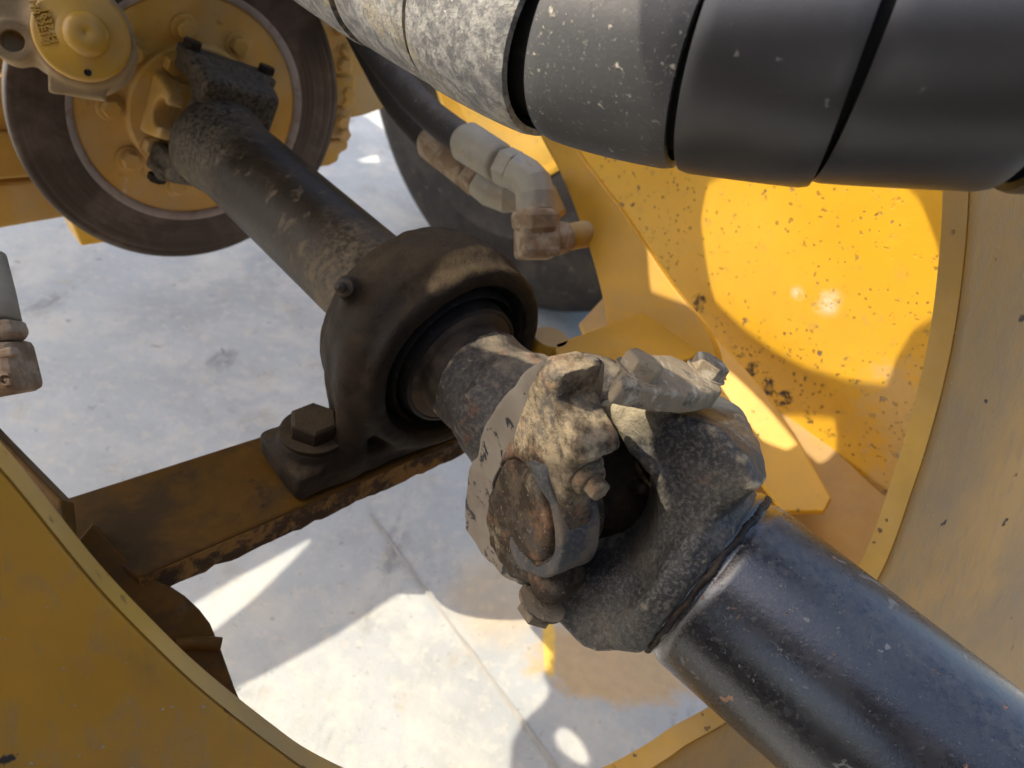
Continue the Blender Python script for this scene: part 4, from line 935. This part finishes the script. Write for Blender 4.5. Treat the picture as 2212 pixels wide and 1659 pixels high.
def surf(u, v, B, z0):
    o = Vector(W(V3(0, 0, 0))); d = Vector(W(px(u, v, 1)))-o; L0 = d.length; h = B.ray_cast(o, d.normalized())
    return px(u, v, h[3]/L0 if h[0] is not None and h[3]/L0 < z0*1.35 else z0)
J1 = [(1120, 890), (1153, 827), (1175, 795), (1216, 790), (1240, 833), (1275, 956), (1305, 1010), (1290, 1060), (1186, 1008), (1106, 990), (1104, 956)]
lit.append([surf(u, v_, BJ, .44) for u, v_ in J1])
J2 = [(1255, 778), (1270, 740), (1340, 735), (1440, 735), (1590, 780), (1580, 835), (1500, 850), (1450, 860), (1400, 890), (1400, 960), (1430, 1020), (1450, 1090), (1410, 1130), (1360, 1050), (1330, 1000), (1300, 930), (1275, 860)]
lit.append([px(u, v_, .475) for u, v_ in J2])
Wp = [(1527, 396), (1558, 380), (1590, 330), (1700, 330), (1715, 389), (1900, 330), (1965, 403), (1992, 430), (2013, 486), (2034, 541), (2032, 676), (1969, 719), (1941, 763), (1926, 807), (1910, 837), (1838, 827), (1739, 799), (1671, 763), (1600, 710), (1540, 652), (1525, 580), (1512, 480)]
lit.append([wp(u, v_) for u, v_ in Wp])
lit.append([lp_(u, v_) for u, v_ in [(1545, 775), (1600, 820), (1660, 880), (1725, 958), (1700, 975), (1660, 960), (1600, 930), (1540, 900)]])
lit.append([fl(u, v_) for u, v_ in [(1680, 890), (1743, 914), (1830, 950), (1791, 993), (1767, 1005), (1735, 975)]])
Hp = [(560, -260), (1620, -260), (1480, 40), (1430, 150), (1400, 260), (1380, 420), (1000, 420), (560, 140)]
lit.append([px(u, v_, .36 if u > 1200 else .48) for u, v_ in Hp])
GOBO = dict(lit=lit)
def build_gobo():
    hs = [[gobo2(p) for p in L] for L in lit]
    need = [gpt(*q) for q in ((-50, 500), (-50, 950), (300, 480), (760, 240), (900, 450), (1200, 700), (1320, 640), (120, 1090), (1520, 1500), (1500, 1659), (1150, 1659), (480, 1480))]
    need += [px(*q) for q in ((0, -20, .8), (400, -20, 1.0), (750, -20, 1.1), (2230, -20, .36), (2230, 420, .36), (1450, -20, .44), (-20, 1680, .28), (-20, 1000, .32), (2230, 1680, .5), (2230, 420, .62), (2230, 1500, .38), (1000, 120, 1.7))]
    need += [wp(*q) for q in ((1200, 250), (2090, 280), (1960, 1220))]
    P2 = sorted(set([tuple(np.round(gobo2(p), 4)) for p in need]+[tuple(np.round(q, 4)) for L in hs[1:] for q in L]))
    def half(P):
        h = []
        for p in P:
            while len(h) > 1 and (h[-1][0]-h[-2][0])*(p[1]-h[-2][1])-(h[-1][1]-h[-2][1])*(p[0]-h[-2][0]) <= 0: h.pop()
            h.append(p)
        return h[:-1]
    hull = np.array(half(P2)+half(P2[::-1])); hc_ = hull.mean(0)
    hull = hc_+(hull-hc_)*(1+.06/np.linalg.norm(hull-hc_, axis=1))[:, None]
    lo = hull.min(0)-.02; hi = hull.max(0)+.02; st = .007
    gx = np.arange(lo[0], hi[0], st); gy = np.arange(lo[1], hi[1], st); X, Y = np.meshgrid(gx, gy, indexing='ij')
    Fd = polyd(X, Y, hull)
    for L in hs[1:]: Fd = np.maximum(Fd, -polyd(X, Y, L))
    inn = Fd < 0; c4 = inn[:-1, :-1].astype(int)+inn[1:, :-1]+inn[1:, 1:]+inn[:-1, 1:]
    n0, n1 = X.shape; V = [(a, b) for a, b in zip(X.ravel(), Y.ravel())]; fc = []
    ii, jj = np.nonzero(c4 == 4)
    fc += np.stack([ii*n1+jj, (ii+1)*n1+jj, (ii+1)*n1+jj+1, ii*n1+jj+1], 1).tolist()
    for a, b in np.argwhere((c4 > 0) & (c4 < 4)):
        q = [(a, b), (a+1, b), (a+1, b+1), (a, b+1)]; poly = []
        for k in range(4):
            p, r = q[k], q[(k+1) % 4]; dp, dr_ = Fd[p], Fd[r]
            if dp < 0: poly.append(p[0]*n1+p[1])
            if (dp < 0) != (dr_ < 0):
                t = dp/(dp-dr_); V.append((X[p]+(X[r]-X[p])*t, Y[p]+(Y[r]-Y[p])*t)); poly.append(len(V)-1)
        if len(poly) >= 3: fc.append(poly)
    used = sorted({i for f_ in fc for i in f_}); mp_ = {u: k for k, u in enumerate(used)}
    VV = np.array([V[u] for u in used]); top = O+VV[:, :1]*ex+VV[:, 1:2]*ey+UP*.003; bot = top-UP*.006; m = len(used)
    fc = [[mp_[i] for i in f_] for f_ in fc]
    mk('gobo_plate', np.concatenate([top, bot]), fc+[[i+m for i in f_][::-1] for f_ in fc], M['beam'], over, smooth=False)
build_gobo()
for nm, p in () if True else (('capA', C0+XR*.1), ('boltU', C0+XR*.077+YR*.072+DR*.03), ('boltL', C0+XR*.077-YR*.072+DR*.03), ('top', C0+A1*.118), ('bot', C0-A1*.118), ('topb1', C0+A1*.125+YF*.039), ('topb2', C0+A1*.125-YF*.039), ('base', C0+DF*.11), ('bear', BC), ('pbolt', BC-SIDE*.132-UP*.06-DR*.015), ('disc', DC), ('farj', FJ)):
    print(nm, proj(p))
